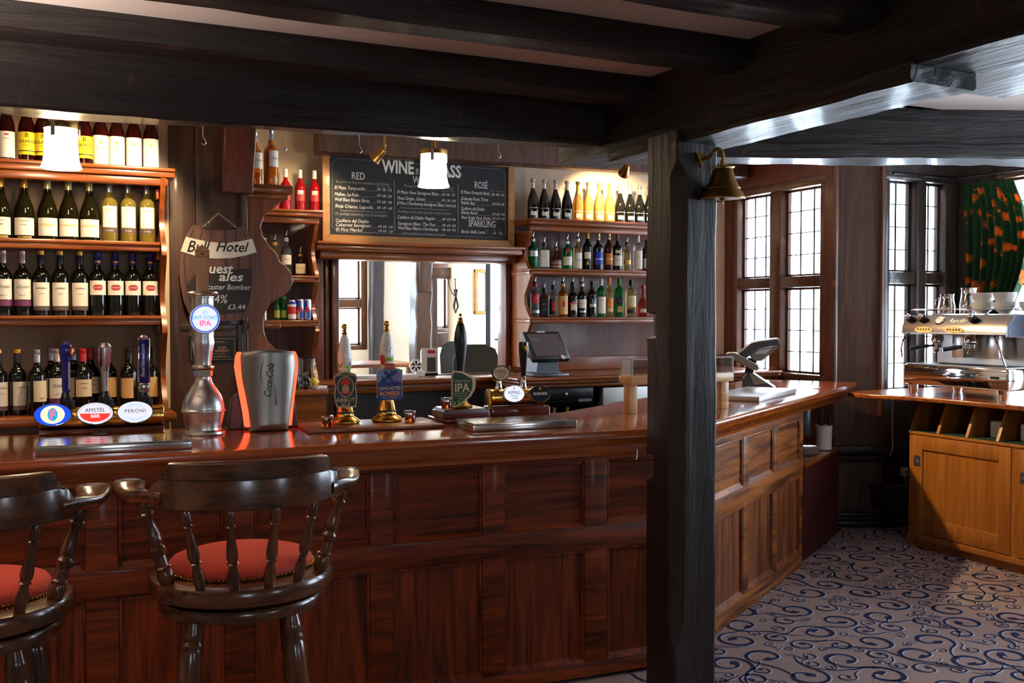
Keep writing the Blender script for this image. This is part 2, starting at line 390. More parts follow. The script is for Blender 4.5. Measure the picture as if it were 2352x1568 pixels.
# canted pillar and nook wall
mb = MB(); o4 = [(WX, 5.75), (5.75, 5.585), (5.9, 5.75), (5.6, 5.9)]
mb.add([(x, y, z) for z in (0, 2.95) for x, y in o4], [(3, 2, 1, 0), (4, 5, 6, 7)] + [(i, (i + 1) % 4, 4 + (i + 1) % 4, 4 + i) for i in range(4)])
struct('wall_canted', mb, 'panel', 'dark oak canted pillar between the two leaded windows', 'wall', smooth=0)
mb = MB()
for x, y, w in ((WX - .004, 5.752, .03), (5.74, 5.578, .03)): mb.box(x - w / 2, x + w / 2, y - .02, y + .02, 0, 2.9, b=.008)
struct('trim_1', mb, 'frame', 'worn oak edge strips on the canted pillar', 'trim')
MN = wall_frame((5.75, 5.585), 1, 0)
mb = MB(); mb.M = MN; holed(mb, .85, 2.95, [(.03, .80, .96, 2.68)], 0, .14)
struct('wall_nook', mb, 'frame_dark', 'dark oak wall of the window nook behind the coffee machine', 'wall')
window('window_2', MN @ T(.03, 0, 0), .77, 1.02, 2.62, 2, 1.88, .06, .13, [(.05, .33), (.43, .64)], 'frame_dark', 'narrow dark oak leaded window behind the coffee machine', 2, 4)
MR = wall_frame((6.55, 5.7), 0, -1)
holes = [(.45, 1.95, .96, 2.69), (2.45, 4.25, .96, 2.69)]
mb = MB(); mb.M = MR; holed(mb, 9.7, 2.95, holes, 0, .14)
struct('wall_east', mb, 'frame_dark', 'dark oak outer wall beside the curtain and coffee counter', 'wall')
for i, (a, b, c, d) in enumerate(holes):
    window('window_%d' % (3 + i), MR @ T(a, 0, 0), b - a, 1.03, 2.62, 2 if i == 0 else 3, 1.88, .07, .13, None, 'frame', ['leaded window beside the flowered curtain', 'wide leaded window past the coffee counter', 'leaded window at the far end of the outer wall'][i], 3, 4)
MS = wall_frame((6.8, -4), -1, 0)
holes = [(1.6, 2.6, 1.36, 2.3), (6.2, 7.2, 1.36, 2.3)]
mb = MB(); mb.M = MS; holed(mb, 10.9, 2.95, holes, 0, .14)
struct('wall_south', mb, 'plaster', 'cream plaster wall at the front of the room', 'wall')
for i, (a, b, c, d) in enumerate(holes): window('window_%d' % (6 + i), MS @ T(a, 0, 0), b - a, 1.43, 2.23, 2, None, .07, .13, None, 'frame', ['leaded front window nearer the outer wall', 'leaded front window opposite the bar'][i])
# ------------------------------------------------------------------ timbers
mb = MB(); rough_beam(mb, (-4, 3.95, 2.245), (2.66, 3.95, 2.375), .43, .36, 60, .012, 1, (0, 1, 0), lambda t, u: .055 * u)
struct('ceiling_beam', mb, 'beam', 'massive blackened beam running above the bar counter', 'beam')
for i, (y, z) in enumerate(((3.57, 2.50), (2.93, 2.50), (2.31, 2.49), (1.69, 2.49), (1.07, 2.49), (.4, 2.49), (-.4, 2.49))):
    mb = MB(); rough_beam(mb, (-4, y, z), (2.42, y, z), .15, .12, 40, .007, 3 + i, (0, 1, 0))
    struct('ceiling_joist', mb, 'beam', ['blackened joist next in front of the massive bar beam', 'second blackened joist out from the massive bar beam', 'third blackened joist out from the massive bar beam', 'fourth blackened joist out from the bar beam', 'fifth blackened joist out from the bar beam', 'sixth blackened joist out from the bar beam', 'seventh blackened joist out from the bar beam'][i], 'joist')
mb = MB(); rough_beam(mb, (2.35, 4.38, 2.34), (2.35, -4, 2.33), .27, .26, 60, .008, 20, (1, 0, 0)); rough_beam(mb, (2.335, 3.9, 2.29), (2.335, 2.17, 2.29), .28, .07, 30, .008, 22, (1, 0, 0)); mb.box(2.352, 2.60, -4, 4.3, 2.55, 2.79); rough_beam(mb, (2.60, 2.46, 2.37), (2.60, -4, 2.37), .52, .41, 40, .01, 27, (1, 0, 0))
struct('cross_beam', mb, 'beam_y', 'blackened cross beam carried on the beam post', 'beam')
a = at(1640, 360, Z=2.50); b = at(2500, 366, Z=2.50)
mb = MB(); d = (b - a).normalized(); bl = (b - a).length + .2; rough_beam(mb, (0, 0, 0), (bl, 0, 0), .30, .29, 40, .012, 31, (0, 1, 0)); mb.tube([(bl * i / 20, .004 + .003 * math.sin(i * 2.1), .075 + .004 * math.sin(i * 1.3)) for i in range(21)], .016, 8); mb.tube([(bl * i / 20, .006, .115 + .004 * math.sin(i * .9)) for i in range(21)], .010, 8)
nb_ = struct('nook_beam', mb, 'beam', 'blue-lit hewn beam over the window nook', 'beam'); nb_.location = a; nb_.rotation_euler = (0, 0, math.atan2(d.y, d.x))
mb = MB(); rough_beam(mb, (1.75, 6.72, 2.70), (5.4, 6.72, 2.74), .14, .2, 20, .008, 35, (0, 1, 0)); struct('wall_beam', mb, 'panel', 'brown beam along the wall above the sparkling wine', 'beam')
# free-standing post: chamfered on the corner toward the room
mb = MB(); px, py, w = 2.323, 3.335, .212; zs = [0, .1, .28, .33]; z = .4
zs = sorted(set([round(q * .06, 3) for q in range(0, 40)] + [.9, .91, 1.0, 1.01, 1.50, 1.51, 1.60, 1.61, 2.33, .28]))
vs = []; fs = []
for z in zs:
    c = .05 if .3 < z < 2.17 else (.03 if .27 < z < 2.21 else .008); nt = .035 if (.905 < z < 1.005 or 1.505 < z < 1.605) else 0
    ring = [(c, 0), (w * .45, 0), (w * .75, 0), (w - .02, 0), (w, .02), (w, w * .5), (w, w), (w * .5, w), (nt, w), (nt * .9, w * .8), (0, w * .66), (0, w * .4), (0, c)]
    for x, y in ring:
        q = Vector((px + x, py + y, z)); k = noise.noise_vector(Vector((q.x * 6, q.y * 6, z * 2.2))) * .007 + noise.noise_vector(q * 11) * .003
        vs.append((q.x + k.x, q.y + k.y, z))
n = 13
for i in range(len(zs) - 1):
    for j in range(n): fs.append((i * n + j, i * n + (j + 1) % n, (i + 1) * n + (j + 1) % n, (i + 1) * n + j))
fs += [tuple(range(n - 1, -1, -1)), tuple((len(zs) - 1) * n + j for j in range(n))]
mb.add(vs, fs); struct('timber_post', mb, 'post', 'free-standing blackened oak post with chamfered corner, brass bell on it', 'post', smooth=28)
# ------------------------------------------------------------------ the room beyond the hatch
FZ = .40
mb = MB(); mb.box(.4, 5.44, 7.24, 10.6, FZ - .1, FZ); struct('floor_room', mb, 'pine', 'floor of the bright room beyond the hatch', 'floor')
mb = MB(); mb.box(.4, 5.44, 7.24, 10.6, 2.9, 3.0); struct('ceiling_room', mb, 'ceil', 'ceiling of the bright room beyond the hatch', 'ceiling')
MB1 = wall_frame((.4, 10.4), 1, 0)
holes = [(1.9, 2.83, 1.22, 2.65), (3.55, 3.81, 1.40, 2.17), (4.3, 4.95, 1.2, 2.6)]
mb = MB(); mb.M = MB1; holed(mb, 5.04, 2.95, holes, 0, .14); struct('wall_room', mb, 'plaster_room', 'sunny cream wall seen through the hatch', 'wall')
window('window_8', MB1 @ T(1.9, 0, 0), .93, 1.27, 2.6, 2, 1.72, .05, .13, [(.05, .50), (.57, .86)], 'frame', 'bright window seen at the edge of the hatch', 1, 1)
window('window_9', MB1 @ T(3.55, 0, 0), .26, 1.45, 2.12, 1, None, .05, .13, None, 'frame', 'slim bright window seen beside the candle sconce', 1, 1)
MB2 = wall_frame((.4, 7.24), 0, 1)
holes = [(.5, 2.8, 1.1, 2.7)]
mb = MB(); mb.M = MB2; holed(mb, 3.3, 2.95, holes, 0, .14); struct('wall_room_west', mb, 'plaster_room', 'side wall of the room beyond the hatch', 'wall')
window('window_10', MB2 @ T(.5, 0, 0), 2.3, 1.17, 2.63, 3, 1.8, .07, .13, None, 'frame', 'wide unseen side window added to light the room beyond the hatch', 2, 2)  # added out of view so the walls of this room come out bright
MB3 = wall_frame((5.44, 10.54), 0, -1)
holes = [(.4, 2.9, 1.0, 2.7)]
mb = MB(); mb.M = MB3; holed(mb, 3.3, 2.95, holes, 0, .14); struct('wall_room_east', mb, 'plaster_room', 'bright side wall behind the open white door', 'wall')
window('window_11', MB3 @ T(.4, 0, 0), 2.5, 1.07, 2.63, 3, 1.8, .07, .13, None, 'frame', 'wide unseen side window added behind the open white door', 2, 2)  # another added window, unseen, brightening the same walls
# ------------------------------------------------------------------ light
w = bpy.data.worlds.new('sky'); sc.world = w; w.use_nodes = True
w.node_tree.nodes['Background'].inputs[0].default_value = (.68, .83, 1.0, 1); w.node_tree.nodes['Background'].inputs[1].default_value = 24.0
sc.view_settings.view_transform = 'Standard'; sc.view_settings.look = 'None'; sc.view_settings.gamma = 1; sc.view_settings.use_curve_mapping = False
sc.view_settings.exposure = 0.0
cy = sc.cycles
cy.max_bounces = 9; cy.diffuse_bounces = 3; cy.glossy_bounces = 4; cy.transmission_bounces = 7; cy.transparent_max_bounces = 10
cy.sample_clamp_indirect = 6; cy.caustics_reflective = False; cy.caustics_refractive = False; cy.blur_glossy = .5; cy.use_denoising = True
# ================================================================== the bar
BA = math.atan(BSL); BL = math.hypot(CORNER[0] + 1.8, CORNER[1] - bar_y(-1.8))     # bar frame: origin at x=-1.8 on the edge line
B0 = (-1.8, bar_y(-1.8))
WA = math.atan2(WDIR.y, WDIR.x)
# bar top: one moulded worktop that turns with the bar
prof = [(.0, 1.092), (.004, 1.10), (.02, 1.102), (.80, 1.102), (.80, 1.06), (.083, 1.04), (.083, .985), (.078, .985), (.075, 1.0), (.058, 1.018), (.05, 1.034), (.034, 1.036), (.03, 1.048), (.022, 1.05), (.02, 1.062), (.006, 1.066), (0, 1.075)]
fl = (CORNER[0] + WDIR.x * 2.60, CORNER[1] + WDIR.y * 2.60); fe = (CORNER[0] + WDIR.x * 3.40, CORNER[1] + WDIR.y * 3.40)
mb = MB(); sweep(mb, [B0, CORNER, fl], prof)
bar_top = tag(mb.build('bar_worktop', 'bartop', smooth=30), 'long polished mahogany bar top with a moulded edge, turning behind the post', 'bar top')
mb = MB(); sweep(mb, [(fl[0] + WDIR.x * .006, fl[1] + WDIR.y * .006), (fl[0] + WDIR.x * .5, fl[1] + WDIR.y * .5), (fe[0] - WDIR.y * .03, fe[1] + WDIR.x * .03)], [(a, z) for a, z in prof if a != .083] )
bar_flap = tag(mb.build('bar_flap', 'bartop', smooth=30), 'hinged bar flap closing the gap between the counter and the canted pillar', 'bar flap')
mb = MB(); mb.box(-.05, .0, .1, .13, 1.103, 1.107); mb.box(0.008, .05, .1, .13, 1.103, 1.107)
mb.build('hinge', 'brass_old', bar_flap, (fl[0], fl[1], 0), WA)
def panelled(name, L, stiles, label, loc, rz, zr, woods, inset=.085, rail_over=True):
    """framed panelling: stiles [(x0,x1)], rails [(z0,z1)] ; parts: frame, panel"""
    root = thing(name, label, 'panelling', loc, rz); fr = MB(); y = inset
    for a, b in stiles: fr.box(a, b, y, y + .03, zr[0][0], zr[-1][1], b=.004)
    for a, b in zr: fr.box(stiles[0][0], L, y - .0006, y + .03, a, b, b=.004)
    fr.build('frame', woods[0], root)
    for i in range(len(stiles) - 1):
        for j in range(len(zr) - 1):
            a, b, c, d = stiles[i][1], stiles[i + 1][0], zr[j][1], zr[j + 1][0]
            p = MB(); p.box(a - .004, b + .004, y + .016, y + .026, c - .004, d + .004)
            for q in ((a, a + .012, c, d), (b - .012, b, c, d), (a, b, d - .012, d)): p.box(q[0], q[1], y + .004, y + .018, q[2], q[3], b=.004)
            p.prism([(y - .0005, c), (y + .018, c), (y + .018, c + .024), (y + .016, c + .024)], -b, -a, RZ(R(90)))
            p.build('panel', woods[2] if j == len(zr) - 2 else woods[1], root)
    bk = MB(); bk.box(stiles[0][0], L, y + .03, y + .06, 0, zr[-1][1]); bk.build('backboard', 'dark', root)
    return root
x0 = 1.8; st = []
pos = [-1.70, -1.205, -.715, -.235, .255, .735]
st = [(1.8 + a - .11, 1.8 + a) for a in pos] + [(1.8 + 1.186, 1.8 + 1.283), (1.8 + 1.664, 1.8 + 1.767), (1.8 + 2.14, 1.8 + 2.25), (BL - .09, BL - .055)]
st[0] = (0, .10)
panelled('counter_panelling', BL - .055, st, 'dark oak panelled bar front behind the stools', (B0[0], B0[1], 0), BA, [(.02, .085), (.575, .68), (.965, 1.03)], ('bar', 'bar_v', 'bar'))
WL = 2.17
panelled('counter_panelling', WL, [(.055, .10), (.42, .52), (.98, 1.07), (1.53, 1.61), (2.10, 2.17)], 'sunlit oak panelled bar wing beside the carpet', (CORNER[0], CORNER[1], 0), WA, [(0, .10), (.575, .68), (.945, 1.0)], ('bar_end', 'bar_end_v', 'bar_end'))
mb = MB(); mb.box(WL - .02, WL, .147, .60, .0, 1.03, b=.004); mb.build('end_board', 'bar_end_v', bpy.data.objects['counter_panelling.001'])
# hook and foot under the top
# shelf inside the bar end, seen through the gap under the flap
FM = T(CORNER[0], CORNER[1], 0) @ RZ(WA)
sb = thing('under_bar_shelf', 'dark red under-counter shelf unit seen through the gap below the bar flap', 'shelf', (CORNER[0], CORNER[1], 0), WA)
mb = MB(); mb.box(2.24, 3.18, .10, .14, 0.02, .615); mb.box(2.24, 3.18, .40, .42, 0.02, .96); mb.build('back_board', 'redcarpet', sb)
mb = MB(); mb.box(2.22, 3.20, .08, .40, .615, .64, b=.004); mb.build('shelf_board', 'shelf', sb)
def lm(x, y, z): return FM @ Vector((x, y, z))
mb = MB(); mb.lathe([(.045, 0), (.055, .004), (.06, .17), (.062, .175), (.056, .17), (.05, .01), (0, .008)], 28)
p = lm(2.99, .16, .641); pot = tag(mb.build('utensil_pot', 'ceramic', loc=p), 'white ceramic utensil pot on the shelf under the flap', 'pot')
for dx, dy, h, m in ((.0, .01, .3, 'black'), (.02, -.01, .26, 'redcarpet'), (-.02, 0, .28, 'black')):
    q = MB(); q.tube([(dx, dy, .012), (dx * 1.9, dy * 1.9, h)], [.006, .012], 8)
    tag(q.build('kitchen_utensil', m, loc=(p.x, p.y, p.z)), {.3: 'long black utensil handle standing in the white pot', .26: 'dark red utensil handle standing in the white pot', .28: 'shorter black utensil handle standing in the white pot'}[h], 'utensil')
p = lm(2.66, .20, .641)
for k in range(5):
    q = MB(); q.lathe([(.05, 0), (.085, .012), (.088, .014), (.05, .006), (0, .005)], 28)
    tag(q.build('side_plate', 'ceramic', loc=(p.x, p.y, p.z + k * .011)), 'pale side plate in the %s of the stack under the flap' % ('lowest place', 'second place from below', 'middle place', 'second place from the top', 'topmost place')[k], 'plate', 'plates stacked under the flap')
q = MB(); q.lathe([(.045, 0), (.048, .004), (.048, .215), (.04, .23), (.012, .232), (0, .235)], 24)
tag(q.build('black_canister', 'black', loc=lm(2.42, .15, .80)), 'black cylindrical canister fixed below the bar flap joint', 'canister')
q = MB(); q.box(2.172, 2.37, .13, .17, .985, .995); q.M = Matrix()
tag(q.build('canister_bracket', 'iron', loc=(CORNER[0], CORNER[1], 0), rz=WA), 'black bracket holding the canister at the bar end', 'bracket')
# ------------------------------------------------------------------ back bar: shelves
def shelf_board(mb, x0, x1, yf, yb, z, t=.045):
    mb.box(x0, x1, yf + .012, yb, z - t, z - .016, b=.006); mb.box(x0, x1, yf, yb, z - .018, z, b=.007)
def scallop(x, zlo, zhi, d, n, amp=.05):
    """front edge of a scalloped side board: (depth, z) outline, bulging at every shelf"""
    pts = []
    for i in range(n):
        a = zlo + (zhi - zlo) * i / n; h = (zhi - zlo) / n
        for k in range(10):
            t = k / 10; pts.append((d - amp * (.5 - .5 * math.cos(2 * PI * t)) + (.018 if t < .12 or t > .9 else 0), a + h * t))
    return pts
def side_board(mb, x, y_front, y_back, zlo, zhi, bays, t=.025, amp=.06):
    pts = [(y_back - (q - 0), z) for q, z in scallop(0, zlo, zhi, y_back - y_front, bays, amp)] + [(y_front, zhi), (y_back, zhi), (y_back, zlo)]
    # outline lives in the y-z plane
    mb.prism([(p[0], p[1]) for p in pts], -x - t, -x, RZ(R(90)))
LU = thing('wine_shelf_unit', 'tall mahogany wine shelves facing the bar stools, lit by the pendant lamp', 'shelf unit')
lf, lb = 5.08, 5.385
for z, e in ((2.305, .02), (1.949, 0), (1.595, 0)):
    mb = MB(); shelf_board(mb, -1.6, .545 + e + (.05 if e else 0), lf - e, lb, z)
    if e: mb.box(-1.6, .585, lf + .006, lf + .05, z - .085, z - .046, b=.008)
    mb.build('shelf_board', 'shelf', LU)
mb = MB(); mb.box(-1.6, .60, lf - .12, lb, 1.09, 1.135, b=.012); mb.box(-1.6, .57, lf - .08, lb, .2, 1.09); mb.build('counter', 'shelf', LU)
mb = MB(); side_board(mb, .548, lf + .0, lb, 1.137, 2.26, 3, .024, .08); mb.build('side_panel', 'shelf_v', LU)
mb = MB(); mb.box(-1.6, .57, lb - .012, lb + .003, 1.137, 2.9); mb.build('back_panel', mat('back_panel_paint', S(176, 146, 116), .8, bump=.1), LU)
for z in (2.16, 1.865, 1.51): 
    mb = MB(); mb.box(.532, .546, lf + .05, lb - .02, z, z + .05, b=.004); mb.build('shelf_bearer', 'shelf_v', LU)
# panelled oak face to the right of it, with plaque and hanging sign
WP = thing('oak_panelling', 'dark oak boards on the partition carrying the barrel sign', 'panelling')
for a, b in ((.62, .742), (.748, 1.0)):
    mb = MB(); mb.box(a, b, 5.365, 5.398, 0, 2.9, b=.005); mb.build('board', 'panel', WP)
mb = MB(); mb.box(.955, .985, 5.35, 5.368, .3, 1.55, b=.006); mb.box(.67, .955, 5.355, 5.368, 1.52, 1.55, b=.004); mb.build('moulding', 'frame_dark', WP)
mb = MB(); mb.box(.975, 1.0, 5.345, 5.366, 1.5, 2.45, b=.01); mb.build('edge_post', 'frame_dark', WP)
cb = MB(); cb.prism([(5.338, 2.58), (5.338, 2.23), (5.30, 2.23), (5.285, 2.30), (5.26, 2.38), (5.22, 2.46), (5.2, 2.58)], -1.03, -.87, RZ(R(90)))
tag(cb.build('corbel', 'panel_red', bev=.006), 'dark red curved oak corbel under the beam beside the partition shelves', 'corbel')
# side shelves on the partition, with a scalloped end board toward the bar
SU = thing('corner_shelf_unit', 'mahogany corner shelves with a scalloped end board beside the barrel sign', 'shelf unit')
zz = [(.99, 1.0)]
pts = [(1.02, 1.02), (1.10, 1.02), (1.155, 1.06), (1.165, 1.12)]
pts += [(x, z) for x, z in ((1.19, 1.15), (1.245, 1.20), (1.262, 1.25), (1.25, 1.30), (1.205, 1.345), (1.198, 1.375), (1.17, 1.41), (1.125, 1.45), (1.105, 1.50), (1.10, 1.55), (1.11, 1.61), (1.14, 1.66), (1.185, 1.69), (1.215, 1.705), (1.245, 1.735), (1.262, 1.78), (1.255, 1.82), (1.225, 1.86), (1.19, 1.885), (1.175, 1.925), (1.135, 1.97), (1.10, 2.02), (1.09, 2.07), (1.11, 2.13), (1.155, 2.165), (1.19, 2.20), (1.22, 2.25))] + [(1.02, 2.25)]
mb = MB(); mb.prism(pts, 5.405, 5.432); mb.build('end_board', 'shelf_v', SU, bev=.004)
for z, t in ((2.292, .045), (1.862, .04), (1.562, .04)):
    mb = MB(); mb.box(1.003, 1.255 if z > 2 else 1.2, 5.36 if z > 2 else 5.434, 7.09, z - t, z, b=.008)
    if z > 2: mb.box(1.003, 1.235, 5.38, 7.09, z - .075, z - t, b=.01)
    mb.build('shelf_board', 'shelf', SU)
MU = thing('spirit_shelf_unit', 'narrow mahogany spirit shelves beside the wine list board', 'shelf unit')
def back_unit(root, x0, x1, levels, yf, sides, cz):
    for z, e in levels:
        mb = MB(); shelf_board(mb, x0 - (.02 if e else 0), x1 + (.02 if e else 0), yf - e, 7.09, z)
        if e: mb.box(x0, x1, yf + .0, yf + .045, z - .09, z - .046, b=.01)
        mb.build('shelf_board', 'shelf', root)
    for x in sides:
        mb = MB(); side_board(mb, x, yf + .02, 7.09, cz, levels[0][0] - .09, 3, .026, .09); mb.build('side_panel', 'shelf_v', root)
    mb = MB(); mb.box(x0, x1, 7.075, 7.098, cz, levels[0][0] - .046); mb.build('back_panel', 'panel_red', root)
back_unit(MU, 1.282, 1.735, [(2.30, .04), (1.862, 0), (1.562, 0)], 6.66, (1.705,), 1.12)
mb = MB(); mb.box(1.01, 1.735, 6.45, 7.09, 1.07, 1.11, b=.01); mb.box(1.01, 1.73, 6.5, 7.09, .01, 1.07); mb.build('counter', 'shelf', MU)
RU = thing('spirit_shelf_unit', 'wide mahogany spirit shelves between the wine list board and the post', 'shelf unit')
back_unit(RU, 3.32, 4.92, [(2.315, .06), (1.945, 0), (1.58, 0)], 6.65, (3.325,), 1.2)
cn = MB(); cn.box(3.05, 5.42, 6.30, 6.79, 1.125, 1.15, b=.008); cn.box(3.365, 5.42, 6.78, 7.09, 1.125, 1.1495); cn.box(3.07, 5.42, 6.32, 6.79, 1.10, 1.128, b=.01); cn.box(3.09, 5.42, 6.35, 6.79, 1.07, 1.10, b=.01); cn.box(3.32, 5.40, 7.04, 7.075, 1.15, 1.26, b=.006)
cn.build('counter', 'shelf', RU)
# hatch: frame with moulded shelf over it, sill
HF = thing('hatch_frame', 'dark oak frame and moulded cornice around the serving hatch', 'hatch frame')
mb = MB(); mb.box(1.738, 3.317, 6.72, 7.09, 2.085, 2.105, b=.006); mb.box(1.74, 3.315, 6.76, 7.09, 2.045, 2.087, b=.012); mb.box(1.79, 3.315, 6.86, 7.09, 1.99, 2.047, b=.01); mb.build('cornice', 'shelf', HF)
for a, b, d in ((1.76, 1.845, .0), (1.87, 1.90, .05), (1.912, 1.965, .02), (3.275, 3.318, .0)):
    mb = MB(); mb.box(a, b, 6.98 + d, 7.12 + d, 1.13, 2.04, b=.006); mb.build('jamb', 'frame' if d else 'panel_red', HF)
for x, s in ((1.945, 1), (3.33, -1)):
    mb = MB(); mb.box(x - .012, x + .012, 7.16, 7.225, 1.16, 2.03, b=.004); mb.build('shutter', 'frame', HF)
mb = MB(); mb.box(1.74, 3.36, 6.80, 7.3, 1.10, 1.135, b=.008); mb.box(1.78, 3.36, 6.84, 7.09, 1.04, 1.10, b=.008); mb.build('sill', 'shelf', HF)
mb = MB(); mb.box(1.95, 3.06, 6.9, 7.09, .01, 1.04); mb.build('lower_panel', 'dark', HF)
# ================================================================== wine list board
def board_pt(zx, zy):
    """position on the board from its reading in an enlarged view: u 0..1 across, v 0..1 down the slate"""
    u = (zx - 150) / 1962; top = 85 + (zx - 150) * 100 / 1960; bot = 990 + (zx - 170) * 60 / 1950
    return u, (zy - top) / (bot - top)
bx0, bx1, bz0, bz1 = 1.805, 3.285, 2.107, 2.765
CBD = thing('wine_list_board', 'large oak-framed chalkboard wine list standing on the hatch cornice', 'chalkboard', (0, 0, 0))
fw = .052
mb = MB()
mb.prism([(bx0, bz0), (bx1, bz0), (bx1 - fw, bz0 + fw), (bx0 + fw, bz0 + fw)], 6.84, 6.87); mb.prism([(bx0, bz1), (bx1, bz1), (bx1 - fw, bz1 - fw), (bx0 + fw, bz1 - fw)], 6.84, 6.87)
mb.prism([(bx0, bz0), (bx0 + fw, bz0 + fw), (bx0 + fw, bz1 - fw), (bx0, bz1)], 6.84, 6.87); mb.prism([(bx1, bz0), (bx1 - fw, bz0 + fw), (bx1 - fw, bz1 - fw), (bx1, bz1)], 6.84, 6.87)
mb.build('frame', 'gilt', CBD, bev=.004)
sx0, sx1, sz0, sz1 = bx0 + fw, bx1 - fw, bz0 + fw, bz1 - fw

SW, SH = sx1 - sx0, sz1 - sz0; PXM = SW / 1962
def bd(zx, zy): u, v = board_pt(zx, zy); return sx0 + u * SW, sz1 - v * SH
big = MB(); sm = MB(); gr = MB(); ln = MB()
def wr(mb, s, x0, x1, yb, cap, shear=0, bold=0):
    """a word group from x0 to x1 with its baseline at yb, capital height cap (enlarged-view pixels)"""
    a = bd(x0, yb); b = bd(x1, yb + (x1 - x0) * .04); v, f = text_geo(s, 1, shear=shear, bold=bold, align='LEFT')
    w = max(q[0] for q in v); size = cap * PXM / .70; xs = (b[0] - a[0]) / (w * size)
    mb.text(s, size, UP(a[0], 6.8535, a[1]), shear=shear, bold=bold, align='LEFT', xs=xs)
wr(big, 'WINE', 700, 1040, 268, 125, 0, .03); wr(big, 'BY THE', 1060, 1150, 285, 60, .2); wr(big, 'GLASS', 1175, 1570, 298, 125, 0, .03)
wr(big, 'RED', 375, 515, 355, 72); wr(big, 'WHITE', 1028, 1260, 388, 72); wr(big, 'ROSÉ', 1720, 1875, 435, 72); wr(big, 'SPARKLING', 1650, 1965, 885, 72)
H = .22
wr(gr, "So, you're looking for something soft & fruity", 215, 775, 398, 26, H)
wr(gr, 'Or perhaps something rich & developed?', 205, 750, 765, 30, H)
wr(gr, 'Fancy something light & crisp?', 930, 1480, 432, 26, H)
wr(gr, 'Or perhaps we can tempt you with a fruity character?', 858, 1450, 730, 30, H)
wr(gr, '125ml available on all wines by the glass', 900, 1390, 980, 26, H)
for s, x0, x1, y in (('El Mazo Tempranillo', 200, 520, 470), ('Malbec, La Folia', 200, 450, 545), ('Wolf Blass Bilyara Shiraz', 200, 565, 605), ('Rioja Crianza, Lagunilla', 205, 600, 680), ('Casillero del Diablo', 208, 555, 845), ('Cabernet Sauvignon', 208, 575, 893), ('El Pico Merlot', 212, 490, 948),
    ('El Mazo Viura Sauvignon Blanc', 855, 1315, 510), ('Pinot Grigio, Giotto', 858, 1165, 580), ('El Pico Chardonnay-Sauvignon Blanc', 855, 1378, 637), ('Casillero del Diablo Viognier', 858, 1280, 800), ('Sauvignon Blanc, The Pass', 862, 1275, 872), ('Wolf Blass Bilyara Chardonnay', 862, 1310, 925),
    ('El Mazo Grenache Rosé', 1563, 1895, 500), ('Zinfandel Rosé, Three', 1563, 1880, 575), ('Pebble Bay', 1563, 1730, 625), ('Casillero del Diablo', 1563, 1838, 690), ('Shiraz Rosé', 1563, 1755, 738), ('Pinot Grigio Rosé Giotto', 1567, 1910, 795), ('Bacio della Luna', 1567, 1840, 960)):
    wr(sm, s, x0, x1, y, 34, H)
for s, x, y in (('3.80', 640, 480), ('4.80', 695, 484), ('11.50', 752, 488), ('3.90', 640, 552), ('4.90', 695, 556), ('12.00', 752, 560), ('4.70', 640, 622), ('6.60', 695, 626), ('17.00', 755, 630), ('3.90', 640, 692), ('5.70', 697, 694), ('14.00', 757, 698), ('4.60', 650, 905), ('6.50', 702, 908), ('16.00', 762, 912), ('3.90', 652, 957), ('4.90', 702, 960), ('12.00', 764, 964),
    ('3.80', 1346, 528), ('4.80', 1396, 530), ('11.50', 1450, 532), ('4.70', 1346, 597), ('5.90', 1400, 600), ('15.00', 1458, 602), ('3.90', 1384, 658), ('4.90', 1422, 660), ('12.00', 1460, 662), ('4.80', 1350, 815), ('6.70', 1406, 817), ('17.00', 1458, 819), ('4.90', 1350, 887), ('6.90', 1404, 890), ('18.00', 1458, 892), ('4.80', 1350, 938), ('6.60', 1404, 940), ('17.00', 1458, 942),
    ('3.80', 1918, 520), ('4.80', 1970, 522), ('11.50', 2024, 524), ('3.90', 1925, 632), ('5.00', 1975, 634), ('13.00', 2024, 636), ('4.60', 1925, 750), ('6.50', 1975, 752), ('16.00', 2028, 754), ('3.90', 1927, 802), ('5.70', 1977, 804), ('14.00', 2030, 806), ('3.60', 1932, 974), ('17.00', 2000, 977)):
    wr(sm, s, x, x + (46 if len(s) > 4 else 40), y, 26, H)
for s, x, y in (('175ml', 638, 440), ('250ml', 690, 443), ('btl', 752, 446), ('175ml', 1350, 482), ('250ml', 1400, 484), ('btl', 1455, 486), ('175ml', 1918, 474), ('250ml', 1970, 476), ('btl', 2024, 478), ('Single', 1848, 938), ('or half', 1848, 968), ('glass', 1938, 930), ('btl', 2000, 932)):
    wr(gr, s, x, x + 34, y, 14, H)
def rule(x0, y0, x1, y1, t=2):
    a = bd(x0, y0); b = bd(x1, y1)
    if abs(a[0] - b[0]) > abs(a[1] - b[1]): ln.box(min(a[0], b[0]), max(a[0], b[0]), 6.8525, 6.8545, (a[1] + b[1]) / 2 - .0008 * t, (a[1] + b[1]) / 2 + .0008 * t)
    else: ln.box((a[0] + b[0]) / 2 - .0008 * t, (a[0] + b[0]) / 2 + .0008 * t, 6.8525, 6.8545, b[1], a[1])
rule(823, 355, 832, 945); rule(1527, 392, 1535, 965); rule(260, 712, 740, 735); rule(895, 675, 1425, 696)
for x0, x1, y in ((525, 640, 485), (450, 636, 555), (570, 636, 625), (604, 640, 695), (580, 648, 908), (495, 648, 960), (1320, 1344, 528), (1170, 1344, 600), (1285, 1348, 818), (1280, 1348, 890), (1896, 1916, 522), (1735, 1924, 635), (1760, 1924, 752), (1912, 1926, 806), (1905, 1930, 975)): rule(x0, y, x1, y + 4, 1)
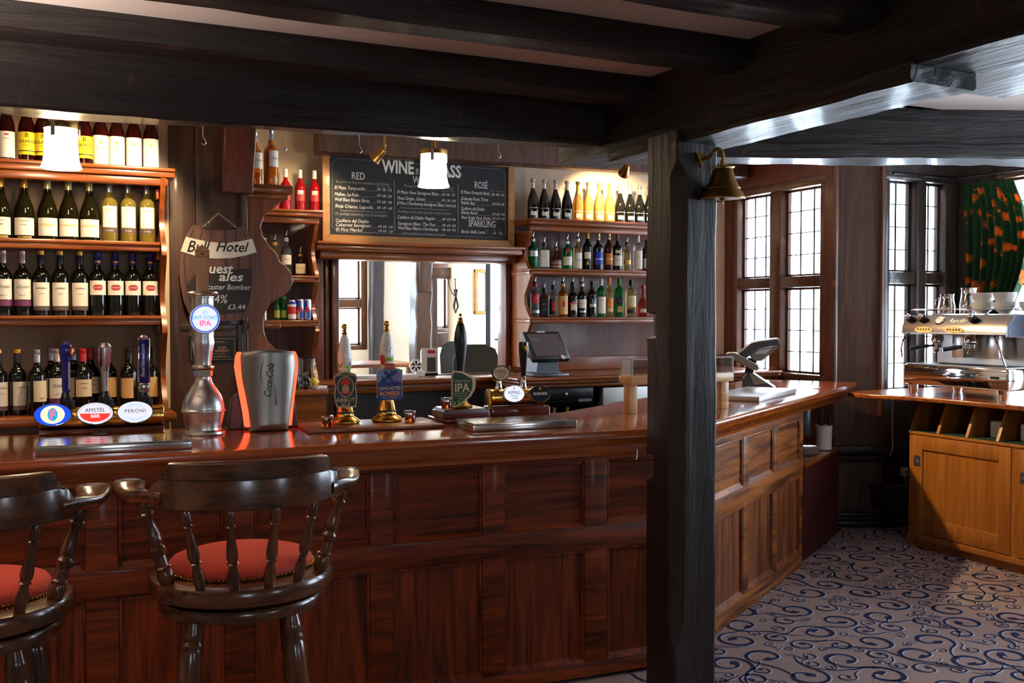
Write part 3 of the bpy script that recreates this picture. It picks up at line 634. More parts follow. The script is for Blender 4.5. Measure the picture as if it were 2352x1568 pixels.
for (x, z, sx_, sz_) in ((sx0 + .02, sz0 + .02, 1, 1), (sx1 - .02, sz0 + .02, -1, 1), (sx0 + .02, sz1 - .02, 1, -1), (sx1 - .02, sz1 - .02, -1, -1)):
    ln.tube([(x + sx_ * .03 * math.cos(R(a)), 6.8545, z + sz_ * .03 * math.sin(R(a))) for a in range(0, 91, 15)], .001, 5)
ln.box(sx0 + .05, sx1 - .05, 6.8525, 6.8545, sz0 + .0192, sz0 + .0208); ln.box(sx0 + .05, sx1 - .05, 6.8525, 6.8545, sz1 - .0208, sz1 - .0192); ln.box(sx0 + .0192, sx0 + .0208, 6.8525, 6.8545, sz0 + .05, sz1 - .05); ln.box(sx1 - .0208, sx1 - .0192, 6.8525, 6.8545, sz0 + .05, sz1 - .05)
mb = MB(); mb.box(sx0 - .01, sx1 + .01, 6.855, 6.872, sz0 - .01, sz1 + .01)
for i, q in enumerate((big, sm, gr, ln)): mb.m = 1 if i < 2 else 2; mb.add(q.v, q.f)
mb.build('slate', ['slate', 'text_white', 'text_grey'], CBD, smooth=0)
# ================================================================== barrel sign on a chain
def bs(zx, zy): p = at(370 + zx / 4.127, 480 + zy / 4.127, Y=5.33); return (p.x, p.z)
BSN = thing('barrel_sign', 'barrel-shaped guest ales chalk sign hanging from a chain on the oak boards', 'sign')
outl = [(300, 150), (370, 165), (380, 195), (500, 205), (715, 195), (725, 170), (790, 165), (840, 240), (880, 330), (915, 450), (932, 600), (925, 760), (895, 900), (850, 985), (800, 1050), (560, 1062), (320, 1050), (260, 985), (215, 880), (185, 740), (168, 600), (175, 470), (205, 340), (245, 230)]
P = lambda l: [bs(*q) for q in l]
M['stave'] = wood('sign_staves', S(78, 56, 48), S(124, 78, 66), 'z', .6, .1, .1); M['cream'] = mat('sign_cream', S(226, 218, 200), .7); M['signslate'] = mat('sign_slate', S(48, 45, 44), .8)
mb = MB(); mb.prism(P(outl), 5.322, 5.342)
mb.build('barrel_board', 'stave', BSN)
mb = MB()
for i, xs in enumerate(((300, 250, 215, 225, 270, 340), (390, 360, 330, 335, 365, 420), (475, 465, 450, 450, 470, 500), (605, 610, 620, 620, 615, 605), (700, 720, 735, 735, 715, 690), (775, 820, 850, 850, 820, 760))):
    mb.tube([(bs(x, z)[0], 5.3215, bs(x, z)[1]) for x, z in zip(xs, (205, 320, 480, 640, 850, 1045))], .0016, 5)
mb.build('stave_joint', 'text_black', BSN)
mb = MB(); mb.prism(P([(232, 262), (320, 285), (420, 305), (520, 318), (620, 322), (740, 308), (860, 282), (902, 408), (800, 440), (660, 466), (520, 470), (400, 462), (280, 432), (182, 402)]), 5.3185, 5.322); nb = mb
mb = MB(); mb.prism(P([(330, 600), (500, 585), (700, 575), (855, 558), (858, 700), (840, 850), (790, 975), (560, 995), (340, 985), (270, 860), (250, 720)]), 5.319, 5.322); sa = mb
def sgn(mb, mats, name, rows, y):
    mb.m = 1
    for s, x0, x1, yb, cap, sh, bold in rows:
        a = bs(x0, yb); b = bs(x1, yb); v, f = text_geo(s, 1, shear=sh, bold=bold, align='LEFT'); w = max(q[0] for q in v); size = cap / 4.127 * 5.33 / 2290 * .98 / .7
        mb.text(s, size, UP(a[0], y, a[1]), shear=sh, bold=bold, align='LEFT', xs=(b[0] - a[0]) / (w * size))
    mb.build(name, mats, BSN, smooth=0); mb.m = 0
sgn(nb, ['cream', 'text_black'], 'name_band', [('Bull', 235, 465, 405, 105, .35, .012), ('Hotel', 510, 830, 400, 92, .35, .012)], 5.3175)
sgn(sa, ['signslate', 'text_white'], 'slate_area', [('Guest', 345, 680, 605, 90, .15, .02), ('ales', 540, 775, 680, 80, .2, .02), ('Lancaster Bomber', 330, 845, 760, 50, .1, 0), ('4.4%', 420, 625, 890, 78, .15, 0), ('£3.44', 625, 795, 950, 48, .1, 0)], 5.3175)
mb = MB(); a = bs(385, 170); b = bs(540, 42); c = bs(705, 170)
for p, q in ((a, b), (b, c)):
    n = 9
    for i in range(n):
        t = (i + .5) / n; x, z = p[0] + (q[0] - p[0]) * t, p[1] + (q[1] - p[1]) * t; an = math.atan2(q[1] - p[1], q[0] - p[0])
        mb.tube([(.0075 * math.cos(k * PI / 4), .0042 * math.sin(k * PI / 4), 0) for k in range(8)], .0014, 5, T(x, 5.325 - .004 * (i % 2), z) @ RY(-an) @ RX(R(90 if i % 2 else 30)), closed=True)
mb.build('chain', 'steel', BSN); mb = MB(); mb.tube([(b[0], 5.3645, b[1] + .004), (b[0], 5.325, b[1]), (b[0], 5.32, b[1] + .01)], .0025, 6); mb.build('hanging_hook', 'steel', BSN)
# measures plaque
a = at(462, 772, Y=5.352); b = at(543, 828, Y=5.352)
PL = thing('measures_plaque', 'small black spirit measures plaque with gilt lettering under the barrel sign', 'plaque')
mb = MB(); mb.box(a.x - .06, b.x, 5.352, 5.364, b.z, a.z); mb.m = 1; t = .0016; x0, x1, z0, z1 = a.x - .05, b.x - .008, b.z + .008, a.z - .012
for q in ((x0, x1, z0, z0 + t), (x0, x1, z1 - t, z1), (x0, x0 + t, z0, z1), (x1 - t, x1, z0, z1), (x0 + .04, x1 - .04, z1 - .022, z1 - .0212)): mb.box(q[0], q[1], 5.3505, 5.3515, q[2], q[3])
cx = (x0 + x1) / 2; dz = z1 - z0
for s, dx, k, sz in (('GIN', -.045, .45, .02), ('RUM', .045, .45, .02), ('VODKA', -.045, .60, .02), ('WHISKY', .045, .60, .02), ('Spirits are sold in measures of', 0, .12, .009), ('or multiples thereof, as shown below:', 0, .70, .008), ('TWENTY-FIVE MILLILITRES (25 ml)', 0, .84, .011)):
    mb.text(s, sz, UP(cx + dx, 5.351, z1 - dz * k - .006))
mb.build('plate', ['black', 'text_gold'], PL, smooth=0)
# ================================================================== bar stools
def turned(mb, a, b, s=1.0, n=14, kind=0):
    L = (Vector(b) - Vector(a)).length
    if kind == 0: pr = [(.010, 0), (.013, .04), (.016, .14), (.0155, .16), (.010, .19), (.0135, .205), (.013, .215), (.0095, .225), (.011, .34), (.0165, .54), (.0165, .60), (.012, .655), (.0165, .67), (.011, .685), (.0105, .72), (.0165, .82), (.0165, .92), (.013, 1.0)]
    else: pr = [(.019, 0), (.021, .06), (.017, .12), (.022, .14), (.022, .16), (.017, .19), (.014, .22), (.019, .38), (.022, .46), (.021, .49), (.0165, .52), (.0165, .53), (.023, .57), (.022, .63), (.0165, .66), (.0175, .70), (.018, .78), (.0225, .80), (.019, .83), (.0235, .88), (.022, .96), (.019, 1.0)]
    mb.lathe([(r * s, z * L) for r, z in pr], n, rod_matrix(a, b))
def leg_turn(mb, a, b):
    L = (Vector(b) - Vector(a)).length
    pr = [(.020, 0), (.024, .03), (.026, .05), (.030, .07), (.026, .085), (.031, .10), (.027, .115), (.031, .13), (.033, .20), (.034, .29), (.028, .30), (.035, .315), (.028, .33), (.035, .345), (.036, .36), (.034, .55), (.030, .62), (.035, .65), (.028, .67), (.033, .70), (.030, .90), (.022, 1.0)]
    mb.lathe([(r, z * L) for r, z in pr], 16, rod_matrix(a, b))
def ell(rx, ry, a): return rx * math.cos(a), ry * math.sin(a)
def make_stool(loc, rz, label):
    s = thing('bar_stool', label, 'bar stool', loc, rz, 'captain style stools at the bar')
    # local: -y is the back (toward the viewer), +y faces the bar
    mb = MB(); mb.lathe([(.225, .775), (.262, .79), (.268, .80), (.268, .828), (.262, .838), (.24, .842), (0, .842)], 40, None, 1.0, .95); mb.build('seat_base', 'stool', s)
    mb = MB(); mb.lathe([(.16, .735), (.235, .738), (.24, .745), (.24, .765), (.235, .772), (.12, .775)], 36, None, 1, .95); mb.build('swivel_plate', 'stool', s)
    mb = MB(); mb.lathe([(.206, .842), (.21, .848), (.212, .86), (.20, .876), (.16, .888), (.08, .894), (0, .895)], 40, T(0, .03, 0), 1, .93); cu = mb.build('seat_cushion', 'redseat', s, smooth=60)
    mb = MB()
    for i in range(96): x, y = ell(.2135, .199, 2 * PI * i / 96); mb.ball((x, y + .03, .8475), .0052, 8)
    mb.build('nail_trim', 'brass', cu)
    # arm rail: horseshoe
    def sm(a, b, t): t = min(max((t - a) / (b - a), 0), 1); return t * t * (3 - 2 * t)
    def rail(t):                                # t -1..1 round the back
        a = R(-90) + t * R(112); k = .028 * sm(.50, .95, abs(t)) ; x, y = (.295 + k) * math.cos(a), .275 * math.sin(a) - .02 * sm(.8, 1, abs(t))
        return Vector((x, y, 0)), Vector((math.cos(a), math.sin(a), 0))
    def rail_mesh(t0, t1, prof, n):
        vs = []; fs = []; m = None
        for i in range(n + 1):
            t = t0 + (t1 - t0) * i / n; p, nrm = rail(t); ring = prof(t); m = len(ring)
            vs += [p + nrm * o + Vector((0, 0, z)) for o, z in ring]
        for i in range(n):
            for j in range(m): fs.append((i * m + j, i * m + (j + 1) % m, (i + 1) * m + (j + 1) % m, (i + 1) * m + j))
        fs += [tuple(range(m - 1, -1, -1)), tuple(n * m + j for j in range(m))]
        bm = bmesh.new(); bv = [bm.verts.new(v) for v in vs]
        for f in fs: bm.faces.new([bv[k] for k in f])
        bmesh.ops.recalc_face_normals(bm, faces=bm.faces); bm.verts.index_update(); q = MB().add([v.co.copy() for v in bm.verts], [tuple(v.index for v in f.verts) for f in bm.faces]); bm.free(); return q
    def sm(a, b, t): t = min(max((t - a) / (b - a), 0), 1); return t * t * (3 - 2 * t)
    def crest_top(t):
        a = abs(t); return 1.118 + .040 * (1 - sm(.47, .56, a)) + .044 * (1 - sm(.39, .45, a)) - .008 * (t / .5) ** 2
    def crest(t):
        zt = crest_top(t); a = abs(t); k = 1 - sm(.39, .45, a); o = .012 + .006 * k
        zm = min(1.150, zt - .004); return [(-.014, 1.068), (.011, 1.066), (.015, 1.071), (.015, zm - .004), (.013 + .001 * k, zm), (.015 + .006 * k, zm + .003), (.014 + .007 * k, zt - .005), (.009 + .004 * k, zt), (-.010, zt), (-.016, zt - .008), (-.016, 1.08)]
    rail_mesh(-.55, .55, crest, 70).build('crest_rail', 'stool', s, smooth=38)
    def arm(t):
        a = abs(t); k = sm(.52, .92, a); w = .018 + .026 * k; sag = .012 * math.sin(k * PI)
        e = math.sqrt(max(1 - (max(a - .86, 0) / .122) ** 2, .02)); w *= e; q = .012 * k; zb = 1.078 + q - sag; zt = 1.114 + .004 * k - sag; return [(-w * .9, zb), (w * .9, zb), (w + .003 * e, zb + .007), (w + .003 * e, zt - .007), (w * .88, zt), (-w * .9, zt), (-w - .006 * k * e, zt - .006), (-w - .006 * k * e, zb + .006)]
    for t0, t1 in ((-.98, -.44), (.44, .98)): rail_mesh(t0, t1, arm, 30).build('arm_rest', 'stool', s, smooth=50)
    for t in (-.33, -.11, .11, .33):
        p, nn = rail(t); a = R(-90) + t * R(104); mb = MB(); turned(mb, (p.x, p.y, 1.068), (.236 * math.cos(a), .232 * math.sin(a), .840)); mb.build('spindle', 'stool_v', s)
    for t in (-.62, .62):
        p, nn = rail(t); a = R(-90) + t * R(104); mb = MB(); turned(mb, (p.x, p.y, 1.075), (.238 * math.cos(a), .224 * math.sin(a), .840), 1, 14, 1); mb.build('arm_post', 'stool_v', s)
    fr = MB()
    LA = R(-6)
    lc = [(math.cos(LA + R(45 + 90 * i)), math.sin(LA + R(45 + 90 * i))) for i in range(4)]
    for c in lc: mb = MB(); leg_turn(mb, (c[0] * .19, c[1] * .19, .74), (c[0] * .285, c[1] * .285, 0)); mb.build('leg', 'stool_v', s)
    for z, k in ((.22, .26), (.34, .25)):
        for q in range(4):
            a = lc[q]; b = lc[(q + 1) % 4]
            if (z < .3) == (q % 2 == 0): mb = MB(); mb.lathe([(.012, 0), (.018, .35 * k), (.022, .7 * k), (.018, 1.06 * k), (.012, 1.41 * k)], 12, rod_matrix((a[0] * k, a[1] * k, z), (b[0] * k, b[1] * k, z))); mb.build('stretcher', 'stool_v', s)
    return s
stool = make_stool((.549, 3.03, 0), R(-4), 'dark bar stool with red seat standing nearer the post, whole back in view')
st2 = copy_tree(stool); st2.location = (-.178, 3.02, 0); st2.rotation_euler.z = R(-1); st2['label'] = 'dark bar stool with red seat cut off by the picture edge'
# ================================================================== things on the bar
BT = 1.1025
def emat(name, col, s): return mat(name, col, .25, emis=col, es=s)
M['lens_white'] = emat('lens_white', S(235, 240, 255), .85); M['lens_blue'] = emat('lens_blue', S(20, 70, 220), 1.2); M['lens_red'] = emat('lens_red', S(226, 60, 50), 1.0)
M['lens_pale'] = emat('lens_pale', S(250, 246, 190), 1.1); M['lens_cyan'] = emat('lens_cyan', S(40, 160, 205), 1.0); M['lens_pink'] = emat('lens_pink', S(236, 110, 160), 1.0)
M['blue_lacquer'] = mat('blue_lacquer', S(28, 30, 130), .15, coat=.6); M['red_lacquer'] = mat('red_lacquer', S(170, 20, 34), .15, coat=.6)
M['cream_lbl'] = mat('badge_cream', S(214, 186, 140), .5); M['navy'] = mat('badge_navy', S(38, 56, 120), .4); M['sky'] = mat('badge_sky', S(110, 146, 178), .4); M['green_dk'] = mat('badge_green', S(22, 62, 40), .4)
M['lime'] = mat('badge_lime', S(120, 176, 40), .4); M['orange'] = mat('badge_orange', S(232, 150, 84), .45); M['badge_dark'] = mat('badge_dark_green', S(26, 38, 34), .4); M['skin_tone'] = mat('badge_tan', S(196, 140, 104), .5); M['badge_red'] = mat('badge_red', S(196, 44, 34), .45); M['mauve'] = mat('badge_mauve', S(128, 116, 150), .45)
def oval(rx, rz, n=40, cx=0, cz=0): return [(cx + rx * math.cos(2 * PI * i / n), cz + rz * math.sin(2 * PI * i / n)) for i in range(n)]
def tray(loc, w, d, label, rz):
    t = thing('drip_tray', label, 'drip tray', loc, rz, 'steel drip trays on the bar')
    mb = MB(); mb.box(0, w, 0, d, 0, .032, b=.004); mb.build('pan', 'tray_steel', t)
    mb = MB(); mb.box(.008, w - .008, .008, d - .008, .0325, .035)
    mb.m = 1
    for i in range(11):
        for j in range(5):
            if (i + j) % 2 == 0: x, y = .04 + i * (w - .08) / 10, .04 + j * (d - .08) / 4; mb.lathe([(.0048, .0352), (.0048, .0356)], 8, T(x, y, 0), 1.3, .8)
    mb.m = 0; mb.build('perforated_grid', ['tray_steel', 'black'], t)
    return t
tray((-.01, 3.855, BT), .525, .25, 'wide steel drip tray in front of the three lit lager lenses', BA)
tray((1.66, 3.86, BT), .49, .24, 'steel drip tray in front of the cider and stout font', BA)
def lens(root, x, y, z, rx, rz, tilt, draw):
    """lit oval badge: rim, face, marks"""
    L = MB(); M4 = T(x, y, z) @ RX(-tilt)
    L.prism(oval(rx, rz), 0, .014, M4); L.prism(oval(rx * 1.06, rz * 1.08), .004, .018, M4); o = L.build('lens_rim', 'chrome', root)
    f = MB(); mats = draw(f, M4, rx, rz); f.build('lens_face', mats, o, smooth=0)
def d_f(f, m, a, b):
    f.prism(oval(a, b), -.002, 0, m); f.m = 1; f.prism(oval(a * .66, b * .86), -.0028, -.001, m); f.m = 2; f.prism(oval(a * .28, b * .62), -.0034, -.001, m); f.m = 3; f.text('F', b * 1.25, m @ T(0, -.0038, -b * .44) @ RX(R(90)), bold=.03)
    return ['lens_blue', 'lens_pale', 'lens_cyan', 'lens_pink']
def d_amstel(f, m, a, b):
    f.prism(oval(a, b), -.002, 0, m); f.m = 1; f.prism([(a * .86 * math.cos(R(q)), b * .84 * math.sin(R(q))) for q in range(180, 361, 8)], -.0028, -.001, m); f.m = 2; f.text('AMSTEL', b * .52, m @ T(0, -.0034, b * .12) @ RX(R(90)))
    f.m = 0; f.text('BIER', b * .42, m @ T(0, -.0034, -b * .42) @ RX(R(90)), bold=.03); f.m = 3
    for k in range(36): q = R(k * 5); f.prism(oval(a * .02, b * .03, 6, a * .9 * math.cos(q), b * .88 * math.sin(q)), -.0025, -.001, m)
    return ['lens_white', 'lens_red', 'text_black', M['orange']]
def d_peroni(f, m, a, b):
    f.prism(oval(a, b), -.002, 0, m); f.m = 1; f.text('PERONI', b * .5, m @ T(0, -.0034, -b * .08) @ RX(R(90)), spacing=1.15)
    f.m = 2
    for s in (1, -1):
        for k in range(20): q = R(40 + k * 5); f.prism(oval(a * .02, b * .035, 6, a * .56 * math.cos(q), s * b * .74 * math.sin(q)), -.0026, -.001, m)
    return ['lens_white', 'grey', 'lens_cyan']
def plaque_small(mb, x, y, z, w=.026, h=.011):
    mb.box(x - w, x + w, y - .002, y, z - h, z + h)
tf = thing('lager_font', 'brass cylinder beer font with three lit oval lenses behind the wide drip tray', 'beer font', (.005, 4.395, BT), BA)
mb = MB(); mb.prism([(-.06, 0), (.075, 0), (.075, .012), (.05, .022), (.045, .038), (-.03, .038), (-.035, .022), (-.06, .012)], 0, -.47, RZ(R(90)) ); mb.build('base', 'mahog', tf, bev=.003)
mb = MB(); plaque_small(mb, .225, -.062, .018); mb.m = 1; mb.text('ANGRAM', .011, UP(.225, -.0645, .014)); mb.build('maker_plate', ['black', 'text_gold'], tf, smooth=0)
mb = MB(); cz = .08
mb.lathe([(.0, -.001), (.040, -.001), (.046, .002), (.046, .012), (.043, .014), (.043, .155), (.0445, .158), (.0445, .164), (.043, .167), (.043, .31), (.0445, .313), (.0445, .319), (.043, .322), (.043, .455), (.046, .457), (.046, .468), (.040, .471), (0, .471)], 32, T(0, 0, cz) @ RY(R(90))); mb.build('cylinder', 'brass', tf)
for x, dr in ((.052, d_f), (.207, d_amstel), (.357, d_peroni)): lens(tf, x, -.066, cz + .022, .066, .042, R(14), dr)
for x in (.10, .245, .395): mb = MB(); mb.lathe([(.022, 0), (.024, .01), (.024, .05), (.020, .055), (.015, .075), (0, .076)], 20, T(x, .01, cz + .03)); mb.box(x + .014, x + .032, -.01, .03, cz + .03, cz + .07, b=.003); mb.build('tap_body', 'black', tf)
def tap_handle(root, x, z0, prof, sx, sy, mats, deco=None):
    mb = MB(); mb.lathe(prof, 20, T(x, .01, z0), sx, sy)
    if deco: deco(mb, x, z0)
    mb.build('tap_handle', mats, root)
def dh1(mb, x, z): mb.m = 1; mb.prism(oval(.015, .02, 24), -.0245, -.02, T(x + .012, .01, z + .165) @ RZ(R(35))); mb.m = 2; mb.text('F', .028, T(x + .012, .01, z + .155) @ RZ(R(35)) @ T(0, -.0252, 0) @ RX(R(90)), bold=.03); mb.m = 3; mb.box(x + .008, x + .017, -.006, -.0035, z + .01, z + .12)
tap_handle(tf, .10, cz + .105, [(.014, 0), (.016, .02), (.016, .08), (.017, .12), (.024, .15), (.026, .17), (.022, .19), (.010, .2), (0, .201)], 1, .9, ['blue_lacquer', 'red_lacquer', 'brass', 'chrome'], dh1)
def dh2(mb, x, z): mb.m = 1; mb.prism([(x + .007, z + .08), (x + .024, z + .12), (x + .025, z + .18), (x + .012, z + .19), (x + .006, z + .16)], -.0155, .01); mb.prism([(x - .02, z + .10), (x - .016, z + .18), (x - .023, z + .185), (x - .025, z + .14)], -.0155, .01)
tap_handle(tf, .245, cz + .105, [(.012, 0), (.013, .05), (.017, .09), (.023, .13), (.026, .17), (.025, .185), (.017, .196), (0, .198)], 1, .9, ['steel', 'red_lacquer'], dh2)
def dh3(mb, x, z): mb.m = 1; mb.text('Peroni Nastro Azzurro', .02, T(x + .002, -.0145, z + .055) @ RZ(0) @ RX(R(90)) @ RZ(R(90)), shear=.35, bold=.02, align='LEFT', xs=.72)
mb = MB(); x, z = .395, cz + .105; mb.box(x - .017, x + .017, -.012, .03, z + .03, z + .21, b=.004); mb.m = 2; mb.box(x - .024, x - .017, -.010, .028, z + .03, z + .215, b=.003); mb.box(x + .017, x + .024, -.010, .028, z + .03, z + .215, b=.003); mb.box(x - .02, x + .02, -.01, .028, z - .01, z + .03, b=.006); mb.lathe([(.017, .21), (.019, .22), (.012, .226), (0, .227)], 16, T(x, .01, z)); dh3(mb, x, z)
mb.build('tap_handle', ['blue_lacquer', 'text_white', 'chrome'], tf)
# polished steel column tap
ct = thing('column_tap', 'tall polished steel bulb-footed beer tap with a wooden paddle and round lit lens', 'beer tap', (.625, 4.30, BT), 0)
mb = MB(); mb.lathe([(.088, 0), (.09, .004), (.088, .012), (.074, .02), (.072, .03), (.080, .06), (.086, .094), (.090, .097), (.090, .102), (.086, .105), (.083, .13), (.070, .165), (.050, .195), (.036, .215), (.032, .235), (.032, .24)], 40); mb.m = 1; mb.text('CRAFTED BY', .014, T(0, -.072, .158) @ RX(R(62))); mb.text('GREENE KING', .013, T(0, -.0855, .112) @ RX(R(82))); mb.build('bulb_foot', ['steel', 'steel_soft'], ct)
mb = MB(); mb.lathe([(.046, .24), (.048, .243), (.048, .265), (.046, .268)], 6); mb.build('hex_nut', 'chrome', ct, smooth=20)
mb = MB(); mb.lathe([(.034, .268), (.043, .272), (.046, .278), (.043, .284), (.033, .288), (.033, .30), (.038, .335), (.045, .37), (.046, .385), (.043, .40), (.043, .565), (.0455, .568), (.0455, .572), (.050, .574), (.060, .578), (.064, .585), (.060, .592), (.045, .594), (0, .594)], 36); mb.build('column', 'steel', ct)
def d_ipa(f, m, a, b):
    f.prism(oval(a, b), -.002, 0, m); f.m = 3; f.prism(oval(a * .97, b * .97), -.0022, -.001, m); f.m = 0; f.prism(oval(a * .88, b * .88), -.0026, -.001, m); f.m = 1; f.text('EAST COAST', b * .36, m @ T(0, -.0032, -.002) @ RX(R(90)), bold=.015, xs=.85)
    f.m = 2; f.text('IPA', b * .55, m @ T(0, -.0032, -b * .5) @ RX(R(90)), bold=.03); f.m = 1
    f.tube([(.007 * math.cos(k * .785), -.0032, b * .45 + .007 * math.sin(k * .785)) for k in range(8)], .0012, 5, m, closed=True)
    return ['lens_white', 'lens_cyan', 'lens_pink', 'lens_blue']
lens(ct, 0, -.062, .48, .058, .058, 0, d_ipa)
mb = MB(); mb.prism([(-.021, .594), (.021, .594), (.0265, .72), (.028, .765)] + arc(0, .755, .028, 20, 160, 8) + [(-.028, .765), (-.0265, .72)], -.011, .011); mb.m = 1; mb.text('CRAFTED BY', .0085, UP(0, -.0115, .755)); mb.text('GREENE KING', .0085, UP(0, -.0115, .735)); mb.prism(oval(.008, .003, 10, 0, .7485), -.0116, -.011); mb.build('paddle_handle', ['handle_wood', 'text_black'], ct, bev=.003)
# cola dispenser
M['glow_red'] = mat('glow_red', S(255, 60, 30), .4, emis=(1, .07, .025, 1), es=3.2); M['silver'] = mat('silver_shell', S(150, 142, 134), .34, .85)
cdz = thing('soda_dispenser', 'silver hourglass soft drink dispenser with glowing red edges', 'drink dispenser', (.893, 4.325, BT), BA)
k = 4.17 / 2290
def cp(l, r): return [((x - 611) * k, (988 - y) * k) for x, y in l] + [((x - 611) * k, (988 - y) * k) for x, y in r[::-1]]
shl = cp([(568, 988), (570, 978), (567, 945), (560, 905), (553, 870), (550, 838), (549, 812), (552, 803)], [(656, 988), (657, 975), (662, 940), (667, 905), (672, 870), (675, 838), (673, 812), (669, 803)][:])
shl = shl[:8] + [((590 - 611) * k, (988 - 798) * k), ((611 - 611) * k, (988 - 796.5) * k), ((640 - 611) * k, (988 - 798) * k)] + shl[8:]
mb = MB(); n = len(shl); y0 = lambda x: -.062 + (x / .115) ** 2 * .03
cx_ = [(x, y0(x), z) for x, z in shl]; a_ = [(x * .5, y0(x * .5) , z * .96 + .005) for x, z in shl]; vs = [(x, .035, z) for x, z in shl] + cx_ + [(x * .93, y0(x * .93) - .004, .006 + z * .965) for x, z in shl] + [(x * .55, y0(x * .55) - .005, .012 + z * .93) for x, z in shl] + [(x * .1, y0(0) - .005, .016 + z * .91) for x, z in shl]
fs = [(r * n + i, r * n + (i + 1) % n, (r + 1) * n + (i + 1) % n, (r + 1) * n + i) for r in range(4) for i in range(n)]
bm = bmesh.new(); bv = [bm.verts.new(v) for v in vs]; [bm.faces.new([bv[i] for i in f]) for f in fs]; bm.faces.new([bv[4 * n + i] for i in range(n)]); bmesh.ops.recalc_face_normals(bm, faces=bm.faces); bm.verts.index_update()
mb.add([v.co.copy() for v in bm.verts], [tuple(v.index for v in f.verts) for f in bm.faces]); bm.free(); mb.build('front_shell', 'silver', cdz, smooth=50)
gl = cp([(560, 978), (556, 945), (549, 905), (543, 870), (538, 838), (540, 815), (545, 803)], [(667, 978), (671, 940), (675, 905), (680, 870), (683, 838), (682, 815), (677, 803)])
mb = MB(); mb.prism(gl, -.018, .03); mb.build('light_edge', 'glow_red', cdz)
mb = MB(); gl2 = [(x * 1.0, z) for x, z in gl]; mb.prism([(x, z) for x, z in gl], .031, .06); mb.box(-.10, .10, .03, .09, 0, .03); mb.prism([(-.155, 0), (.145, 0), (.128, .14), (.11, .155), (-.12, .155), (-.14, .13)], .06, .12); mb.build('rear_housing', 'grey', cdz, bev=.006)
mb = MB(); mb.text('Coca-Cola', .042, T(.012, -.0685, .215) @ RX(R(90)) @ RZ(R(84)), shear=.4, bold=.012, xs=.8, align='CENTER'); mb.tube([(.018, -.0672, .118), (.026, -.067, .112), (.030, -.067, .13), (.026, -.0672, .165), (.0225, -.0675, .20)], [.0012, .002, .0022, .0016, .0006], 6); mb.tube([(-.028, -.067, .205), (-.034, -.0665, .22), (-.036, -.0665, .25), (-.030, -.067, .285), (-.022, -.0672, .30)], [.0006, .0016, .0022, .0018, .0008], 6); mb.build('script_lettering', 'black', cdz, smooth=0)
# hand pumps
M['pump_art'] = M['ceramic']
def pump_handle(root, z, scene=True, dark=False):
    s = -1 if dark else 1
    mb = MB()
    if dark: pr = [(.016, 0), (.018, .04), (.024, .09), (.030, .145), (.031, .165), (.027, .20), (.018, .235), (.012, .245)]
    else: pr = [(.022, 0), (.028, .03), (.0315, .07), (.031, .095), (.026, .13), (.019, .16), (.013, .175), (.011, .18)]
    mb.lathe([(r, z + h) for r, h in pr], 28)
    o = mb.build('handle', 'black' if dark else 'ceramic', root)
    top = z + pr[-1][1]; f = MB(); f.lathe([(.015, top), (.016, top + .004), (.011, top + .008), (.009, top + .013), (.013, top + .016), (.009, top + .02), (.008, top + .024)], 20)
    f.ball((0, 0, top + .035), .014 if not dark else .008, 16); f.build('finial', 'brass', root)
    if scene:
        d = MB(); rnd = random.Random(z * 1000)
        def rad(h): 
            for a, b in zip(pr, pr[1:]):
                if a[1] <= h <= b[1]: return a[0] + (b[0] - a[0]) * (h - a[1]) / (b[1] - a[1]) + .0008
            return pr[0][0]
        def patch(a0, a1, h0, h1, mi):
            d.m = mi; n = 8; vs = []
            for i in range(n + 1):
                an = a0 + (a1 - a0) * i / n
                for h in (h0, h1 + rnd.uniform(-.006, .006)): r = rad(h); vs.append((r * math.sin(an), -r * math.cos(an), z + h))
            d.add(vs, [(2 * i, 2 * i + 2, 2 * i + 3, 2 * i + 1) for i in range(n)])
        if scene == 1: patch(-1.5, -.45, .005, .05, 0); patch(.15, 1.4, .005, .045, 0); patch(.5, 1.3, .045, .06, 1)
        else:
            patch(-.6, 1.4, .004, .06, 0); patch(-1.4, -.5, .03, .075, 2)
            for i in range(16): a = rnd.uniform(-1, .5); h = rnd.uniform(.08, .135); patch(a, a + .09, h, h + .005, 1)
        d.build('painted_scene', ['lime', 'mauve', 'badge_red'], o, smooth=40)
def cone_base(root, z0, k=1):
    mb = MB(); mb.lathe([(r * k, z0 + z) for r, z in ((.062, 0), (.066, .004), (.066, .01), (.058, .02), (.046, .026), (.040, .034), (.038, .044), (.0385, .046), (.039, .050), (.037, .052), (.024, .12), (.022, .20), (.02, .22))], 36); mb.build('pedestal', 'brass', root)
    mb = MB(); mb.lathe([(.0395 * k, z0 + .044), (.0405 * k, z0 + .047), (.0395 * k, z0 + .051)], 36, cap=False); mb.build('band', 'black', root)
plank = MB(); plank.box(0, .60, 0, .33, 0, .016, b=.004)
tag(plank.build('pump_board', 'bar_end', loc=(1.02, 4.10, BT), rz=BA), 'flat oak board under the two brass hand pumps', 'board')
PB = BT + .0165
ab = thing('hand_pump', 'brass hand pump with a dark green portrait badge and white china handle', 'beer pump', (1.23, 4.30, PB), R(-12), 'hand pumps on the bar')
cone_base(ab, 0)
k = 4.25 / 2290
def ol(l): return [((x - 793) * k, (972 - y) * k) for x, y in l]
o1 = ol([(772, 932), (818, 932), (820, 905), (817, 880), (821, 862), (816, 853), (805, 849), (793, 846), (779, 849), (766, 858), (765, 868), (769, 885), (766, 900), (768, 918)])
mb = MB(); mb.prism(o1, -.052, -.044); mb.m = 1; mb.prism([(x * .9, .152 + (z - .152) * .92) for x, z in o1], -.0535, -.051)
